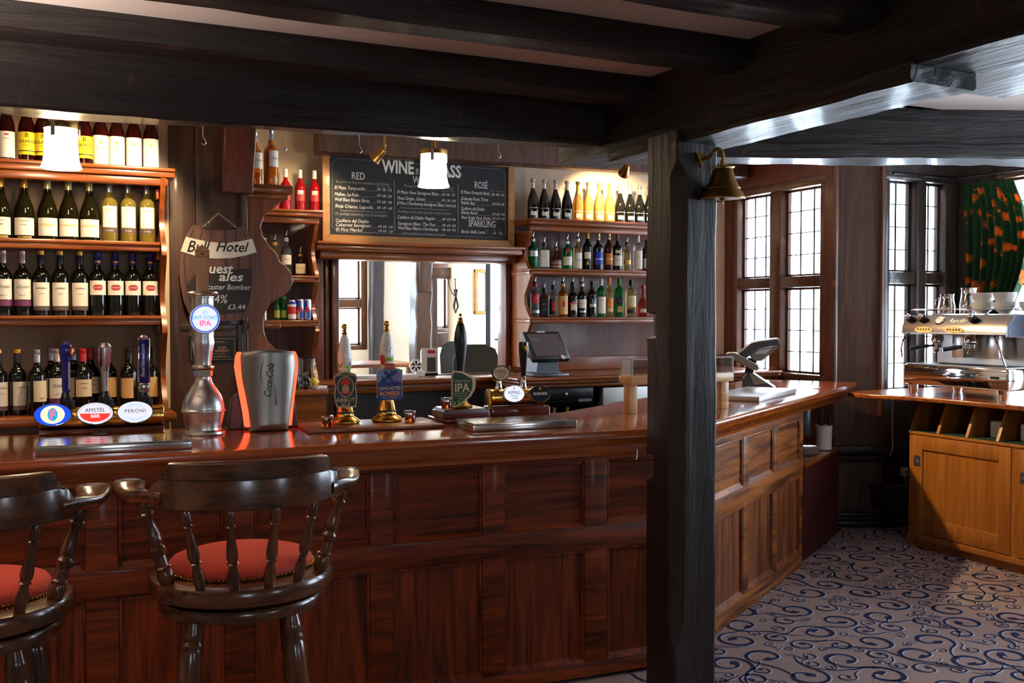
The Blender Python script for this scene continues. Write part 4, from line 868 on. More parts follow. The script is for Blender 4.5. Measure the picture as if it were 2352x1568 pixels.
mb.m = 2; mb.prism(oval(.036, .045, 32, 0, .165), -.055, -.053); mb.m = 3; mb.prism(oval(.032, .041, 32, 0, .165), -.056, -.054); mb.m = 4; mb.prism([(.022 * math.cos(R(q)), .165 + .008 + .03 * math.sin(R(q))) for q in range(0, 181, 20)], -.057, -.0555); mb.m = 5; mb.prism(oval(.016, .02, 20, 0, .155), -.0575, -.0555); mb.m = 4; mb.prism([(-.03, .135), (.03, .135), (.018, .145), (-.018, .145)], -.0572, -.0555)
mb.m = 2; mb.text('ABBOT', .026, UP(0, -.0545, .098), bold=.015); mb.text('ALE', .024, UP(0, -.0545, .076), bold=.015); mb.text('GREENE KING', .012, UP(0, -.0545, .212))
mb.build('badge', ['cream_lbl', 'badge_dark', 'cream_lbl', 'badge_dark', 'badge_red', 'skin_tone'], ab, bev=0, smooth=30)
pump_handle(ab, .212, 1)
lb_ = thing('hand_pump', 'brass hand pump with a square blue aeroplane badge and white china handle', 'beer pump', (1.425, 4.30, PB), R(-6), 'hand pumps on the bar')
cone_base(lb_, 0, 1.05)
o2 = [((x - 891) * k, (972 - y) * k) for x, y in [(860, 913), (875, 918), (891, 920), (908, 917), (923, 911), (922, 870), (923, 846), (907, 841), (891, 839), (875, 841), (860, 847)]]
mb = MB(); mb.prism(o2, -.058, -.048); mb.m = 1; c2 = [(x * .94, .165 + (z - .165) * .95) for x, z in o2]; mb.prism(c2, -.0595, -.057)
mb.m = 2; mb.prism([(-.055, .10), (.055, .10), (.055, .178), (.03, .186), (.0, .18), (-.02, .188), (-.055, .176)], -.0605, -.059); mb.m = 3; mb.prism(oval(.018, .018, 20, .035, .205), -.060, -.059); mb.m = 2
pl = RY(R(42)); 
for pts in ([(-.048, -.006), (.03, -.009), (.042, 0), (.03, .009), (-.048, .006)], [(-.004, -.045), (.012, -.042), (.016, .042), (.0, .046)], [(-.046, -.02), (-.038, -.018), (-.038, .018), (-.046, .02)], [(.01, -.028), (.024, -.028), (.024, -.02), (.01, -.02)], [(.01, .02), (.024, .02), (.024, .028), (.01, .028)]): mb.prism(pts, -.0612, -.059, T(.0, 0, .20) @ RY(R(-128)))
mb.m = 4; mb.text('LANCASTER', .021, UP(0, -.0615, .146), bold=.02, xs=.88); mb.m = 5; mb.text('BOMBER', .028, UP(0, -.0615, .120), bold=.02, xs=.86); mb.m = 4; mb.text('BEST OF BRITISH', .009, UP(0, -.0615, .109)); mb.text('4.4%', .008, UP(0, -.0615, .098)); mb.m = 6; mb.box(-.022, .022, -.0625, -.058, .238, .262); mb.m = 4; mb.text('THWAITES', .011, UP(0, -.063, .246), bold=.01, xs=.8)
mb.build('badge', ['cream_lbl', 'sky', 'navy', 'mauve', 'cream_lbl', 'orange', 'badge_red'], lb_, smooth=30)
pump_handle(lb_, .225, 2)
ip = thing('hand_pump', 'hand pump with a green shield badge and tall black handle on a wooden block', 'beer pump', (1.785, 4.30, BT), R(-4), 'hand pumps on the bar')
mb = MB(); mb.box(-.13, .13, -.09, .10, 0, .022, b=.004); mb.prism([(-.115, .022), (.115, .022), (.112, .05), (.095, .064), (-.095, .064), (-.112, .05)], -.085, .09); mb.build('block', 'mahog', ip, bev=.003)
mb = MB(); plaque_small(mb, .045, -.0905, .012, .02, .009); mb.m = 1; mb.text('ANGRAM', .009, UP(.045, -.093, .009)); mb.build('maker_plate', ['black', 'text_gold'], ip, smooth=0)
mb = MB(); mb.lathe([(.055, .064), (.057, .068), (.052, .075), (.036, .083), (.030, .095), (.036, .105), (.038, .115), (.030, .125), (.026, .14), (.02, .19)], 32); mb.build('pedestal', 'brass', ip)
o3 = [(-.058, .072), (-.060, .085), (-.060, .225), (-.05, .238), (-.01, .232), (.04, .205), (.046, .18), (.042, .15), (.025, .12), (-.01, .09), (-.05, .07)]
mb = MB(); mb.prism([(x * 1.04 + .014, z * 1.0) for x, z in o3 if x > -.055 ] , -.04, -.034); mb.prism(o3, -.052, -.042); mb.m = 1; mb.prism([(-.003 + (x + .003) * .9, .155 + (z - .155) * .92) for x, z in o3], -.0535, -.051)
mb.m = 0; mb.text('GREENE KING', .0135, UP(-.012, -.055, .186), xs=.9); mb.text('IPA', .054, UP(-.012, -.055, .142), bold=.025, xs=.95); mb.text('HANDCRAFTED', .0095, UP(-.018, -.055, .130)); mb.text('INDIA PALE ALE', .0085, UP(-.018, -.055, .119)); mb.text('ABV 3.6%', .0105, UP(-.008, -.055, .106)); mb.m = 2; mb.prism([(-.03, .082), (-.022, .084), (-.022, .103), (-.03, .103)], -.0548, -.053); mb.prism([(-.052, .08), (-.045, .078), (-.04, .092), (-.052, .098)], -.0548, -.053); mb.m = 0
mb.build('badge', ['cream_lbl', 'green_dk', 'lime'], ip, smooth=30)
pump_handle(ip, .215, 0, True)
# honey-coloured tasting jars
M['amber'] = mat('amber_ale', S(226, 96, 14), .05, trans=.7, ior=1.33)
def jar(loc, label):
    j = thing('tasting_jar', label, 'jar', loc, 0, 'little beer sample jars')
    mb = MB(); mb.lathe([(.0, .0), (.020, .0), (.023, .003), (.0245, .012), (.0245, .032), (.022, .037), (.020, .040), (.0255, .041), (.0258, .046), (.0255, .050), (.022, .051), (.0, .051)], 28); mb.build('glass', 'clear', j)
    mb = MB(); mb.lathe([(.0, .003), (.0205, .003), (.0225, .008), (.0225, .032), (0, .032)], 28); mb.build('beer', 'amber', j)
    return j
jar((1.115, 4.165, PB), 'little amber sample jar before the portrait badge pump'); jar((1.505, 4.215, PB), 'little amber sample jar beside the blue badge pump'); jar((1.692, 4.245, BT + .0656), 'little amber sample jar on the wooden block by the green shield')
# cider and stout font
cf = thing('cider_font', 'short brass cylinder font with a white and a black oval lens on a mahogany block', 'beer font', (1.955, 4.36, BT), BA); cf.scale = (.92, .92, .92)
mb = MB(); mb.box(-.01, .325, -.07, .07, 0, .062, b=.012); mb.build('base', 'mahog', cf)
mb = MB(); mb.lathe([(0, 0), (.040, 0), (.046, .003), (.046, .01), (.044, .012), (.044, .298), (.046, .30), (.046, .308), (.04, .311), (0, .311)], 32, T(0, 0, .107) @ RY(R(90))); mb.build('cylinder', 'brass', cf)
def d_aspall(f, m, a, b):
    f.prism(oval(a, b), -.002, 0, m); f.m = 1; f.text('ASPALL', b * .62, m @ T(0, -.003, -b * .02) @ RX(R(90)), xs=.85); f.text('SUFFOLK', b * .28, m @ T(0, -.003, -b * .34) @ RX(R(90))); f.text('CYDER', b * .28, m @ T(0, -.003, -b * .64) @ RX(R(90))); f.prism(oval(a * .06, b * .1, 10, 0, b * .68), -.003, -.001, m)
    return ['lens_white', 'grey']
def harp(f, m, s):
    f.tube([(-s * .5, 0, s), (-s * .45, 0, -.2 * s), (0, 0, -s), (s * .3, 0, -.2 * s), (s * .5, 0, .7 * s), (0, 0, s * .8), (-s * .5, 0, s)], s * .13, 6, m)
    for q in (-.2, .05, .28): f.tube([(q * s, 0, .75 * s), (q * s * .6, 0, -.6 * s)], s * .05, 4, m)
def d_stout(f, m, a, b):
    f.prism(oval(a, b), -.002, 0, m); f.m = 1; f.text('GUINNESS', b * .50, m @ T(0, -.003, -b * .16) @ RX(R(90)), bold=.02, xs=.85); f.m = 2; harp(f, m @ T(0, -.003, b * .6), b * .24)
    return ['black', 'text_white', 'brass']
lens(cf, .12, -.06, .128, .056, .042, R(10), d_aspall); lens(cf, .268, -.06, .124, .058, .042, R(10), d_stout)
for x in (.06, .20): mb = MB(); mb.lathe([(.016, 0), (.019, .01), (.015, .02), (.012, .06), (.014, .07)], 16, T(x, .005, .145)); mb.build('tap_body', 'chrome', cf)
o = MB(); M4 = T(.062, -.02, .235); o.prism(oval(.05, .04), 0, .012, M4); o.m = 1; o.prism(oval(.045, .035), -.0015, .001, M4); o.m = 0; o.text('ASPALL', .026, M4 @ T(0, -.0025, .0) @ RX(R(90)), xs=.85); o.text('SUFFOLK', .0115, M4 @ T(0, -.0025, -.013) @ RX(R(90))); o.text('CYDER', .0115, M4 @ T(0, -.0025, -.025) @ RX(R(90))); o.build('top_badge', ['text_black', 'cream_lbl'], cf, smooth=0)
mb = MB(); mb.lathe([(.015, .21), (.0165, .25), (.021, .30), (.0255, .35), (.027, .385), (.026, .395), (.018, .397), (0, .392)], 24, T(.20, .005, 0), 1, .75); mb.m = 1; harp(mb, T(.206, -.0165, .362), .014); mb.build('tap_handle', [mat('smoked_handle', S(70, 62, 58), .12, .7), 'brass'], cf)
# wooden stand with a clear case, over the corner of the bar behind the post
ds = thing('display_stand', 'pale wooden stand carrying a clear acrylic case behind the post', 'stand', (2.665, 4.21, BT), R(3))
mb = MB(); mb.box(0, .66, 0, .11, .145, .19, b=.004); mb.build('top', 'pine', ds)
for x, y in ((.008, .03), (.60, .03)): mb = MB(); mb.box(x, x + .052, y, y + .05, 0, .145, b=.003); mb.build('leg', 'pine', ds)
mb = MB(); t = .005
for q in ((.005, .655, .005, .005 + t, .191, .27), (.005, .655, .10, .10 + t, .191, .27), (.005, .005 + t, .011, .099, .191, .27), (.65, .655, .011, .099, .191, .27), (.005, .655, .005, .105, .2705, .275)): mb.box(*q)
cs = mb.build('acrylic_case', 'acrylic', ds)
mb = MB(); mb.box(.003, .010, .001, .008, .191, .277); mb.box(.651, .658, .001, .008, .191, .277); mb.box(.003, .658, .001, .008, .271, .277); mb.build('case_edge', 'acrylic_edge', cs)
# ------------------------------------------------------------------ tills
def till(loc, rz):
    t = thing('touch_till', 'black touch screen till on the back bar counter beside the hatch', 'till', loc, rz)
    mb = MB(); mb.prism([(-.13, 0), (.13, 0), (.12, .025), (.10, .03), (.085, .13), (-.085, .13), (-.10, .03), (-.12, .025)], -.02, .15); mb.box(-.135, .135, -.10, .15, 0, .02, b=.004); mb.build('base', 'grey', t, bev=.004)
    m4 = T(0, -.07, .115) @ RX(R(-38)); mb = MB(); mb.box(-.165, .165, -.02, .03, 0, .255, m4, b=.014); mb.build('screen_housing', 'black', t)
    mb = MB(); mb.box(-.138, .138, -.0225, -.0195, .03, .225, m4); mb.m = 1; mb.box(-.12, -.05, -.023, -.022, .16, .20, m4); mb.text('WELCOME', .008, m4 @ T(.03, -.0235, .12) @ RX(R(90))); mb.build('screen', [mat('till_screen', S(34, 30, 34), .08, emis=S(70, 50, 58), es=.25), 'grey'], t, smooth=0)
    mb = MB(); mb.box(-.04, .03, -.0225, -.0195, .24, .25, m4); mb.lathe([(.018, 0), (.018, .006), (0, .007)], 20, m4 @ T(.09, -.02, .012) @ RX(R(90))); mb.build('badge', 'steel', t)
    return t
till((3.36, 6.46, 1.151), R(8))
cdw = thing('cash_drawer', 'black steel cash drawer slung under the back bar counter', 'cash drawer')
a = at(1252, 880, Y=6.33); b = at(1371, 936, Y=6.33)
mb = MB(); mb.box(a.x, b.x, 6.38, 6.7, .958, 1.066, b=.006); mb.box(a.x + .02, b.x - .02, 6.372, 6.382, .985, 1.055, b=.003); mb.build('case', 'black', cdw)
mb = MB(); mb.lathe([(.012, 0), (.012, .008), (0, .01)], 16, T((a.x + b.x) / 2 - .02, 6.372, 1.02) @ RX(R(90))); mb.build('lock', 'steel', cdw); mb = MB(); mb.box(b.x - .13, b.x - .02, 6.374, 6.379, .962, .98); mb.build('label_strip', 'steel', cdw)
gw = thing('glass_washer', 'stainless steel glass washer under the back bar counter', 'glass washer')
mb = MB(); mb.box(3.78, 4.5, 6.36, 7.0, .01, 1.06, b=.01); mb.build('cabinet', 'steel_soft', gw); mb = MB(); mb.box(3.82, 4.46, 6.34, 6.362, .55, .90, b=.01); mb.build('door', 'steel_soft', gw); mb = MB(); mb.box(3.84, 4.44, 6.30, 6.34, .915, .955, b=.012); mb.build('handle', 'steel', gw)
fr_ = thing('bottle_fridge', 'low bottle fridge with gold topped bottles under the cash drawer', 'fridge')
mb = MB(); mb.box(3.12, 3.76, 6.40, 6.44, .007, .55); mb.box(3.12, 3.76, 6.85, 6.88, .007, .95); mb.box(3.12, 3.15, 6.44, 6.85, .007, .95); mb.box(3.73, 3.76, 6.44, 6.85, .007, .95); mb.box(3.15, 3.73, 6.44, 6.85, .57, .59); mb.box(3.12, 3.76, 6.44, 6.88, .935, .95); mb.build('cabinet', 'black', fr_)
# ice bucket, lemon, napkins on the counter left of the hatch
gb = MB(); gb.lathe([(.04, 0), (.044, .004), (.066, .20), (.0675, .203), (.063, .20), (.042, .012), (0, .010)], 32)
tag(gb.build('glass_jug', 'clear', loc=(1.60, 6.53, 1.1115)), 'tall clear glass ice bucket behind the soft drink dispenser', 'glass'); 
q = MB()
rnd = random.Random(4)
for i in range(9): q.box(-.012, .012, -.012, .012, -.012, .012, T(rnd.uniform(-.022, .022), rnd.uniform(-.022, .022), .026 + .009 * i) @ RZ(i) @ RX(i * 1.3), b=.003)
tag(q.build('crushed_ice', mat('ice', S(235, 240, 244), .25, trans=.4), loc=(1.60, 6.53, 1.1115)), 'pile of ice inside the clear glass bucket', 'ice', kind='stuff')
q = MB(); q.ball((0, 0, 0), .03, 16, None, 1, 1, 1.15); tag(q.build('lemon', mat('lemon_peel', S(232, 200, 40), .45, bump=.2), loc=(1.68, 6.62, 1.146)), 'yellow lemon beside the ice bucket', 'lemon')
q = MB()
for i in range(4): q.box(-.01, .07, -.04, .02, i * .004, i * .004 + .003, T(.003 * i, 0, 0) @ RZ(.1 * i))
tag(q.build('bar_cloth', 'paper', loc=(1.655, 6.50, 1.1115), rz=.3), 'folded white cloth on the counter beside the ice bucket', 'cloth')
# second terminal at the window end of the bar, seen from behind
FMr = WA
def wl(x, y, z): return FM @ Vector((x, y, z))
tm = thing('order_terminal', 'grey order terminal with tilted screen and card reader before the window', 'till', tuple(at(1738, 893, Z=BT)), -(YAW + R(14)))
def tz(l): return [((x - 1240) * .00072, (603 - z) * .00072) for x, z in l]
mb = MB(); mb.prism(tz([(1112, 500), (1165, 448), (1205, 450), (1340, 540), (1412, 585), (1400, 603), (1112, 603)]), -.10, .12); mb.m = 1; mb.prism(tz([(1175, 452), (1205, 452), (1335, 540), (1215, 560)]), -.102, .10); mb.build('base', ['grey', 'silver'], tm, bev=.004)
mb = MB(); mb.prism(tz([(1128, 455), (1205, 460), (1245, 330), (1160, 310)]), -.04, .05); mb.build('neck', 'black', tm, bev=.004)
mb = MB(); mb.prism(tz([(1065, 275), (1185, 165), (1250, 150), (1425, 128), (1443, 148), (1436, 186), (1258, 222), (1150, 310)]), -.14, .16); mb.build('screen_housing', 'grey', tm, bev=.008)
mb = MB(); mb.prism(tz([(1175, 295), (1262, 228), (1428, 200), (1425, 222), (1285, 335), (1220, 338)]), -.10, .10); mb.m = 1; mb.prism(tz([(1215, 275), (1270, 232), (1375, 218), (1320, 268)]), -.1015, -.10); mb.build('customer_display', ['silver', 'paper'], tm)
mb = MB(); mb.prism(tz([(960, 270), (985, 258), (1050, 258), (1150, 312), (1250, 368), (1265, 400), (1240, 424), (1205, 416), (1090, 355), (965, 295)]), -.17, -.08); mb.build('card_reader', 'silver', tm, bev=.006)
mb = MB(); mb.box(0, .77, 0, .32, 0, .03, b=.004); tag(mb.build('steel_plate', 'steel_soft', loc=wl(1.36, .12, BT), rz=WA), 'flat brushed steel counter plate beside the display stand', 'plate')
# small bent hook on the bar front, near the post
mb = MB(); p = at(1459, 1030, Y=3.735); mb.tube([(p.x, p.y + .0, p.z), (p.x + .002, p.y - .012, p.z - .004), (p.x, p.y - .014, p.z - .03), (p.x - .006, p.y - .018, p.z - .045)], .003, 6)
tag(mb.build('coat_hook', 'steel_soft'), 'small bent steel coat hook on the bar panelling near the post', 'hook')
# ================================================================== bottles
def glass(name, col, tr=.75, rough=.03, ior=1.3): return mat(name, col, rough, trans=tr, ior=ior, spec=.6)
G = {'dark': mat('bottle_dark', S(16, 16, 10), .04, coat=.3), 'olive': mat('bottle_olive', S(26, 23, 7), .04, trans=.12, ior=1.3), 'yellow': glass('bottle_pale_yellow', S(226, 206, 96), .8), 'ruby': mat('bottle_ruby', S(46, 6, 4), .04, trans=.25, ior=1.3), 'rose': glass('bottle_rose', S(206, 26, 38), .5),
     'amber': glass('bottle_amber', S(206, 112, 34), .7), 'gold': glass('bottle_gold', S(240, 176, 96), .7), 'green': glass('bottle_green', S(28, 130, 60), .6), 'blue': glass('bottle_sky_blue', S(110, 190, 214), .75), 'clear': glass('bottle_clear', S(232, 232, 226), .9), 'brown': glass('bottle_brown', S(86, 40, 18), .45), 'indigo': mat('bottle_indigo', S(24, 20, 40), .05, coat=.3), 'straw': glass('bottle_straw', S(226, 196, 120), .8), 'redclear': glass('bottle_red_base', S(196, 70, 60), .7)}
LB = {'white': mat('label_white', S(240, 234, 220), .6), 'cream': mat('label_cream', S(232, 214, 170), .6), 'yellow': mat('label_yellow', S(240, 214, 40), .6), 'black': mat('label_black', S(24, 22, 24), .5), 'purple': mat('label_purple', S(110, 50, 90), .5), 'grey': mat('label_grey', S(98, 80, 82), .5), 'red': mat('label_red', S(200, 36, 40), .5), 'tan': mat('label_tan', S(222, 176, 112), .6), 'orange': mat('label_orange', S(226, 132, 48), .5), 'blue': mat('label_blue', S(40, 60, 170), .4), 'silver': mat('label_silver', S(190, 190, 194), .35, .5), 'gold': mat('label_gold', S(190, 150, 70), .35, .6), 'palered': mat('label_pale_red', S(180, 60, 62), .5), 'green': mat('label_green', S(60, 120, 60), .5), 'olive': mat('label_olive', S(170, 176, 60), .5), 'brown': mat('label_brown', S(120, 70, 56), .5)}
CP = {'gold': mat('cap_gold', S(220, 160, 70), .3, .7), 'champ': mat('cap_pale_gold', S(214, 196, 140), .3, .6), 'silver': mat('cap_silver', S(176, 176, 180), .3, .7), 'pink': mat('cap_rose_silver', S(206, 176, 166), .3, .6), 'navy': mat('cap_navy', S(40, 36, 56), .35), 'violet': mat('cap_violet', S(54, 44, 150), .3), 'red': mat('cap_red', S(176, 30, 46), .4), 'white': mat('cap_white', S(236, 234, 232), .35), 'black': M['black'], 'steel': M['steel'], 'foil': mat('foil_silver', S(196, 190, 184), .28, .8, bump=.3, bscale=120), 'goldfoil': mat('foil_gold', S(226, 190, 90), .3, .7, bump=.3, bscale=120), 'green': mat('cap_green', S(40, 140, 50), .4), 'orange': mat('cap_orange', S(220, 140, 70), .4), 'cork': mat('cap_cork', S(150, 110, 70), .7), 'yellow': mat('cap_yellow', S(230, 186, 70), .4)}
def prof_of(style, H, r, rn):
    if style == 'burg': p = [(0, .012), (r * .8, .004), (r * .97, 0), (r, .006), (r, H * .40), (r * .97, H * .45), (r * .86, H * .52), (r * .70, H * .59), (r * .52, H * .66), (rn * 1.08, H * .74), (rn, H * .80), (rn, H * .985), (rn * .9, H)]
    elif style == 'bord': p = [(0, .012), (r * .8, .004), (r * .97, 0), (r, .006), (r, H * .58), (r * .98, H * .62), (r * .88, H * .66), (r * .68, H * .695), (rn * 1.25, H * .73), (rn, H * .77), (rn, H * .985), (rn * .9, H)]
    elif style == 'champ': p = [(0, .012), (r * .8, .004), (r * .97, 0), (r, .006), (r, H * .40), (r * .97, H * .46), (r * .87, H * .54), (r * .70, H * .61), (r * .50, H * .69), (rn, H * .79), (rn * .9, H * .92), (rn * 1.25, H * .93), (rn * 1.25, H * .95), (rn * 1.2, H * .955), (rn * 1.28, H * .985), (rn, H)]
    elif style == 'beer': p = [(0, .012), (r * .8, .004), (r * .97, 0), (r, .006), (r, H * .54), (r * .95, H * .60), (r * .72, H * .68), (rn * 1.3, H * .76), (rn, H * .86), (rn, H * .985), (rn * .9, H)]
    elif style == 'squat': p = [(0, .012), (r * .8, .004), (r * .97, 0), (r, .006), (r, H * .34), (r * .97, H * .42), (r * .82, H * .50), (r * .55, H * .57), (rn * 1.1, H * .62), (rn, H * .66), (rn, H * .985), (rn * .9, H)]
    elif style == 'round': p = [(0, .012), (r * .6, .003), (r * .85, 0), (r * .97, H * .06), (r, H * .2), (r * .98, H * .32), (r * .8, H * .46), (r * .5, H * .56), (rn, H * .64), (rn, H * .985), (rn * .9, H)]
    else: p = [(0, .012), (r * .8, .004), (r * .97, 0), (r, .006), (r, H * .66), (r * .96, H * .70), (r * .78, H * .745), (rn * 1.2, H * .785), (rn, H * .81), (rn, H * .985), (rn * .9, H)]
    return p
_protos = {}
def proto(key, style, H, r, g, cap, capz=.80, rn=.0135, labels=(), texts=(), pour=0, sq=0, sx=1, sy=1, collar=None):
    p = prof_of(style, H, r, rn); parts = []
    b = MB(); b.lathe(p, 28, None, sx, sy, sq=[sq if (z < H * .72) else 0 for _, z in p] if sq else None); parts.append(('glass', b.mesh('glass', G[g], 40)))
    if cap:
        m = MB(); top = H
        if style == 'champ':
            q = [(a + .0012, z) for a, z in p if z >= H * capz]; q = [(q[0][0], H * capz)] + q + [(0, H + .001)]
        else: q = [(rn + .0006, H * capz), (rn + .0012, H * capz), (rn + .0012, H * .93), (rn + .0006, H * .935), (rn + .0012, H * .94), (rn + .0012, H), (rn * .8, H + .003), (0, H + .003)]
        if capz >= .88: q = [(rn + .002, H * capz), (rn + .003, H * capz + .002), (rn + .003, H), (rn, H + .003), (0, H + .003)]
        m.lathe(q, 20); parts.append(('cap' if capz >= .88 else 'capsule', m.mesh('capsule', CP[cap], 40)))
    if collar:
        m = MB(); m.lathe([(rn + .0016, H * collar[1]), (rn + .0022, H * collar[1]), (rn + .0022, H * collar[2]), (rn + .0016, H * collar[2])], 20, cap=False); parts.append(('neck_band', m.mesh('neck_band', CP[collar[0]], 40)))
    grp = []
    for q in labels:
        for gq in grp:
            if any(q[1] <= w[2] and q[2] >= w[1] for w in gq): gq.append(q); break
        else: grp.append([q])
    for gi, gq in enumerate(grp):
        m = MB(); mats = []; lo = min(q[1] for q in gq) - .01; hi = max(q[2] for q in gq) + .01
        for k, (c, z0, z1, a) in enumerate(gq):
            if c not in mats: mats.append(c)
            m.m = mats.index(c); m.wrap(r * max(sx, 1) + .0006 + .0003 * k, z0 * H, z1 * H, a, 12, 0, None, sq)
        ml = [LB[c] for c in mats]
        for s, size, z, c, kw in texts:
            if not lo <= z <= hi: continue
            if c not in mats: mats.append(c); ml.append(LB.get(c) or M[c])
            m.m = mats.index(c)
            if sq: m.text(s, size, T(0, -r * sy - .0016, z * H) @ RX(R(90)), **kw)
            else: m.bend(s, size, r + .0018, z * H, 0, None, **kw)
        nm = 'label' if gi == 0 else 'label_band'; parts.append((nm, m.mesh(nm, ml, 40)))
    if pour:
        m = MB(); m.lathe([(rn * .95, H - .002), (rn * 1.25, H), (rn * 1.2, H + .012), (.006, H + .016)], 16); m.m = 1; m.tube([(0, 0, H + .014), (0, 0, H + .024), (.003, -.003, H + .036), (.008, -.006, H + .050)], [.006, .0065, .005, .0035], 10)
        parts.append(('pourer', m.mesh('pourer', [M['black'], M['steel']], 40)))
    _protos[key] = parts; return key
def bottle(key, name, loc, rz, label, group=None, cat='bottle'):
    o = thing(name, label, cat, loc, rz, group)
    for n, me in _protos[key]: c = bpy.data.objects.new(n, me); COL.objects.link(c); c.parent = o
    return o
def face(x, y, k=.6): return -math.atan2(x, y) * k
ORD = ['first', 'second', 'third', 'fourth', 'fifth', 'sixth', 'seventh', 'eighth']
# prototypes: wine shelves
tk = dict(bold=.01)
proto('cider', 'beer', .30, .036, 'ruby', 'black', .93, .014, [('yellow', .12, .47, 1.35), ('black', .17, .185, 1.36)], [('BULMERS', .020, .30, 'text_black', dict(xs=.98)), ('B', .03, .385, 'text_black', {}), ('ORIGINAL', .007, .255, 'text_black', {})])
proto('pear', 'beer', .30, .036, 'ruby', 'black', .93, .014, [('white', .03, .50, 1.35), ('olive', .36, .42, .16)], [('GAYMERS', .011, .27, 'grey', {}), ('PEAR', .009, .21, 'grey', {})])
proto('ruby', 'beer', .30, .036, 'ruby', 'black', .93, .014, [('white', .06, .46, 1.2), ('red', .40, .425, .25)], [('ORIGINAL', .008, .34, 'text_black', {})])
proto('chard', 'burg', .30, .0455, 'olive', 'gold', .80, .0155, [('white', .06, .33, 1.1), ('gold', .02, .045, .7), ('gold', .48, .52, .0)], [('CASILLERO', .009, .27, 'text_black', {}), ('DIABLO', .010, .21, 'text_black', {})])
proto('semi', 'burg', .30, .0455, 'olive', 'champ', .80, .0155, [('white', .06, .34, 1.1), ('cream', .215, .255, 1.1)], [('SAUVIGNON', .007, .225, 'text_gold', {})])
proto('pale', 'bord', .30, .037, 'yellow', 'silver', .80, .0145, [('white', .23, .57, 1.0), ('grey', .15, .21, 1.2)], [('VIURA', .012, .50, 'grey', {}), ('el mazo', .010, .17, 'text_white', {})])
proto('giotto', 'bord', .30, .0385, 'dark', 'pink', .81, .0145, [('white', .245, .56, 1.1), ('purple', .145, .235, 1.2)], [('Giotto', .022, .42, 'grey', dict(shear=.5)), ('MERLOT', .008, .30, 'grey', {})])
proto('rioja', 'bord', .30, .0385, 'dark', 'navy', .81, .0145, [('white', .145, .515, 1.1), ('grey', .08, .14, 1.1)], [('LAGUNILLA', .009, .415, 'text_black', dict(bold=.02)), ('CRIANZA', .006, .33, 'grey', {})], collar=('gold', .95, 1.012))
proto('malbec', 'bord', .30, .0385, 'dark', 'violet', .81, .0145, [('white', .325, .555, 1.15), ('palered', .415, .475, .55), ('palered', .40, .49, .38)], [('LA FOLIA', .0085, .436, 'text_white', dict(bold=.02))], collar=('gold', .845, .875))
proto('cab', 'bord', .30, .0385, 'dark', 'red', .81, .0145, [('cream', .26, .53, 1.1)], [('Casillero', .011, .46, 'text_black', {}), ('Diablo', .011, .39, 'text_black', {})])
proto('plain', 'bord', .30, .0385, 'dark', 'silver', .81, .0145, [('cream', .21, .53, 1.1)], [('MERLOT', .009, .25, 'text_black', {})])
proto('shiraz', 'bord', .30, .0385, 'dark', 'black', .81, .0145, [('tan', .21, .53, .8)], [])
proto('hock', 'burg', .30, .045, 'olive', 'silver', .80, .0155, [('cream', .06, .33, 1.1)], [('PINOT', .012, .22, 'grey', {})])
def row(spec, Y, z, gname, k=.6):
    for key, name, px, label in spec:
        p = at(px, 600, Y=Y); bottle(key, name, (p.x, Y, z), face(p.x, Y, k), label, gname)
row([('ruby', 'cider_bottle', 19, 'ruby bottle with a tall white label at the frame end of the top shelf'), ('cider', 'cider_bottle', 65, 'ruby cider bottle with a full yellow label, next to the tall white label'), ('cider', 'cider_bottle', 102, 'yellow labelled cider bottle half hidden behind the lit lamp shade'), ('cider', 'cider_bottle', 197, 'yellow labelled cider bottle just past the lamp shade beside the pear labels'),
     ('pear', 'cider_bottle', 234, 'pear labelled ruby bottle next to the yellow label, first of four'), ('pear', 'cider_bottle', 271, 'pear labelled ruby bottle, second of four from the yellow label'), ('pear', 'cider_bottle', 310, 'pear labelled ruby bottle, third of four from the yellow label'), ('pear', 'cider_bottle', 349, 'pear labelled ruby bottle at the oak panelling end of the top shelf')], 5.20, 2.306, 'cider bottles on the top wine shelf')
row([('chard', 'wine_bottle', 3, 'gold capped white wine bottle cut by the frame edge'), ('chard', 'wine_bottle', 57, 'gold capped white wine bottle fully in view with a round neck seal'), ('semi', 'wine_bottle', 111, 'pale capped sloping wine bottle nearest the gold capped ones'), ('semi', 'wine_bottle', 159, 'pale capped sloping wine bottle in the middle of its three'), ('semi', 'wine_bottle', 207, 'pale capped sloping wine bottle next to the clear yellow bottles'),
     ('pale', 'wine_bottle', 253, 'clear yellow wine bottle next to the dark sloping bottles'), ('pale', 'wine_bottle', 296, 'clear yellow wine bottle in the middle of its three'), ('pale', 'wine_bottle', 339, 'clear yellow wine bottle at the scalloped end of its shelf')], 5.20, 1.950, 'white wines on the second shelf')
row([('giotto', 'wine_bottle', 7, 'purple banded red wine bottle at the frame edge'), ('giotto', 'wine_bottle', 51, 'purple banded red wine bottle fully in view'), ('rioja', 'wine_bottle', 94, 'gold collared red wine bottle next to the purple bands'), ('rioja', 'wine_bottle', 138, 'gold collared red wine bottle in the middle of its three'), ('rioja', 'wine_bottle', 183, 'gold collared red wine bottle next to the violet caps'),
     ('malbec', 'wine_bottle', 224, 'violet capped red wine bottle, first of four from the gold collars'), ('malbec', 'wine_bottle', 265, 'violet capped red wine bottle, second of four from the gold collars'), ('malbec', 'wine_bottle', 305, 'violet capped red wine bottle, third of four from the gold collars'), ('malbec', 'wine_bottle', 345, 'violet capped red wine bottle at the scalloped end of its shelf')], 5.20, 1.596, 'red wines on the third shelf')
cz_ = 1.136
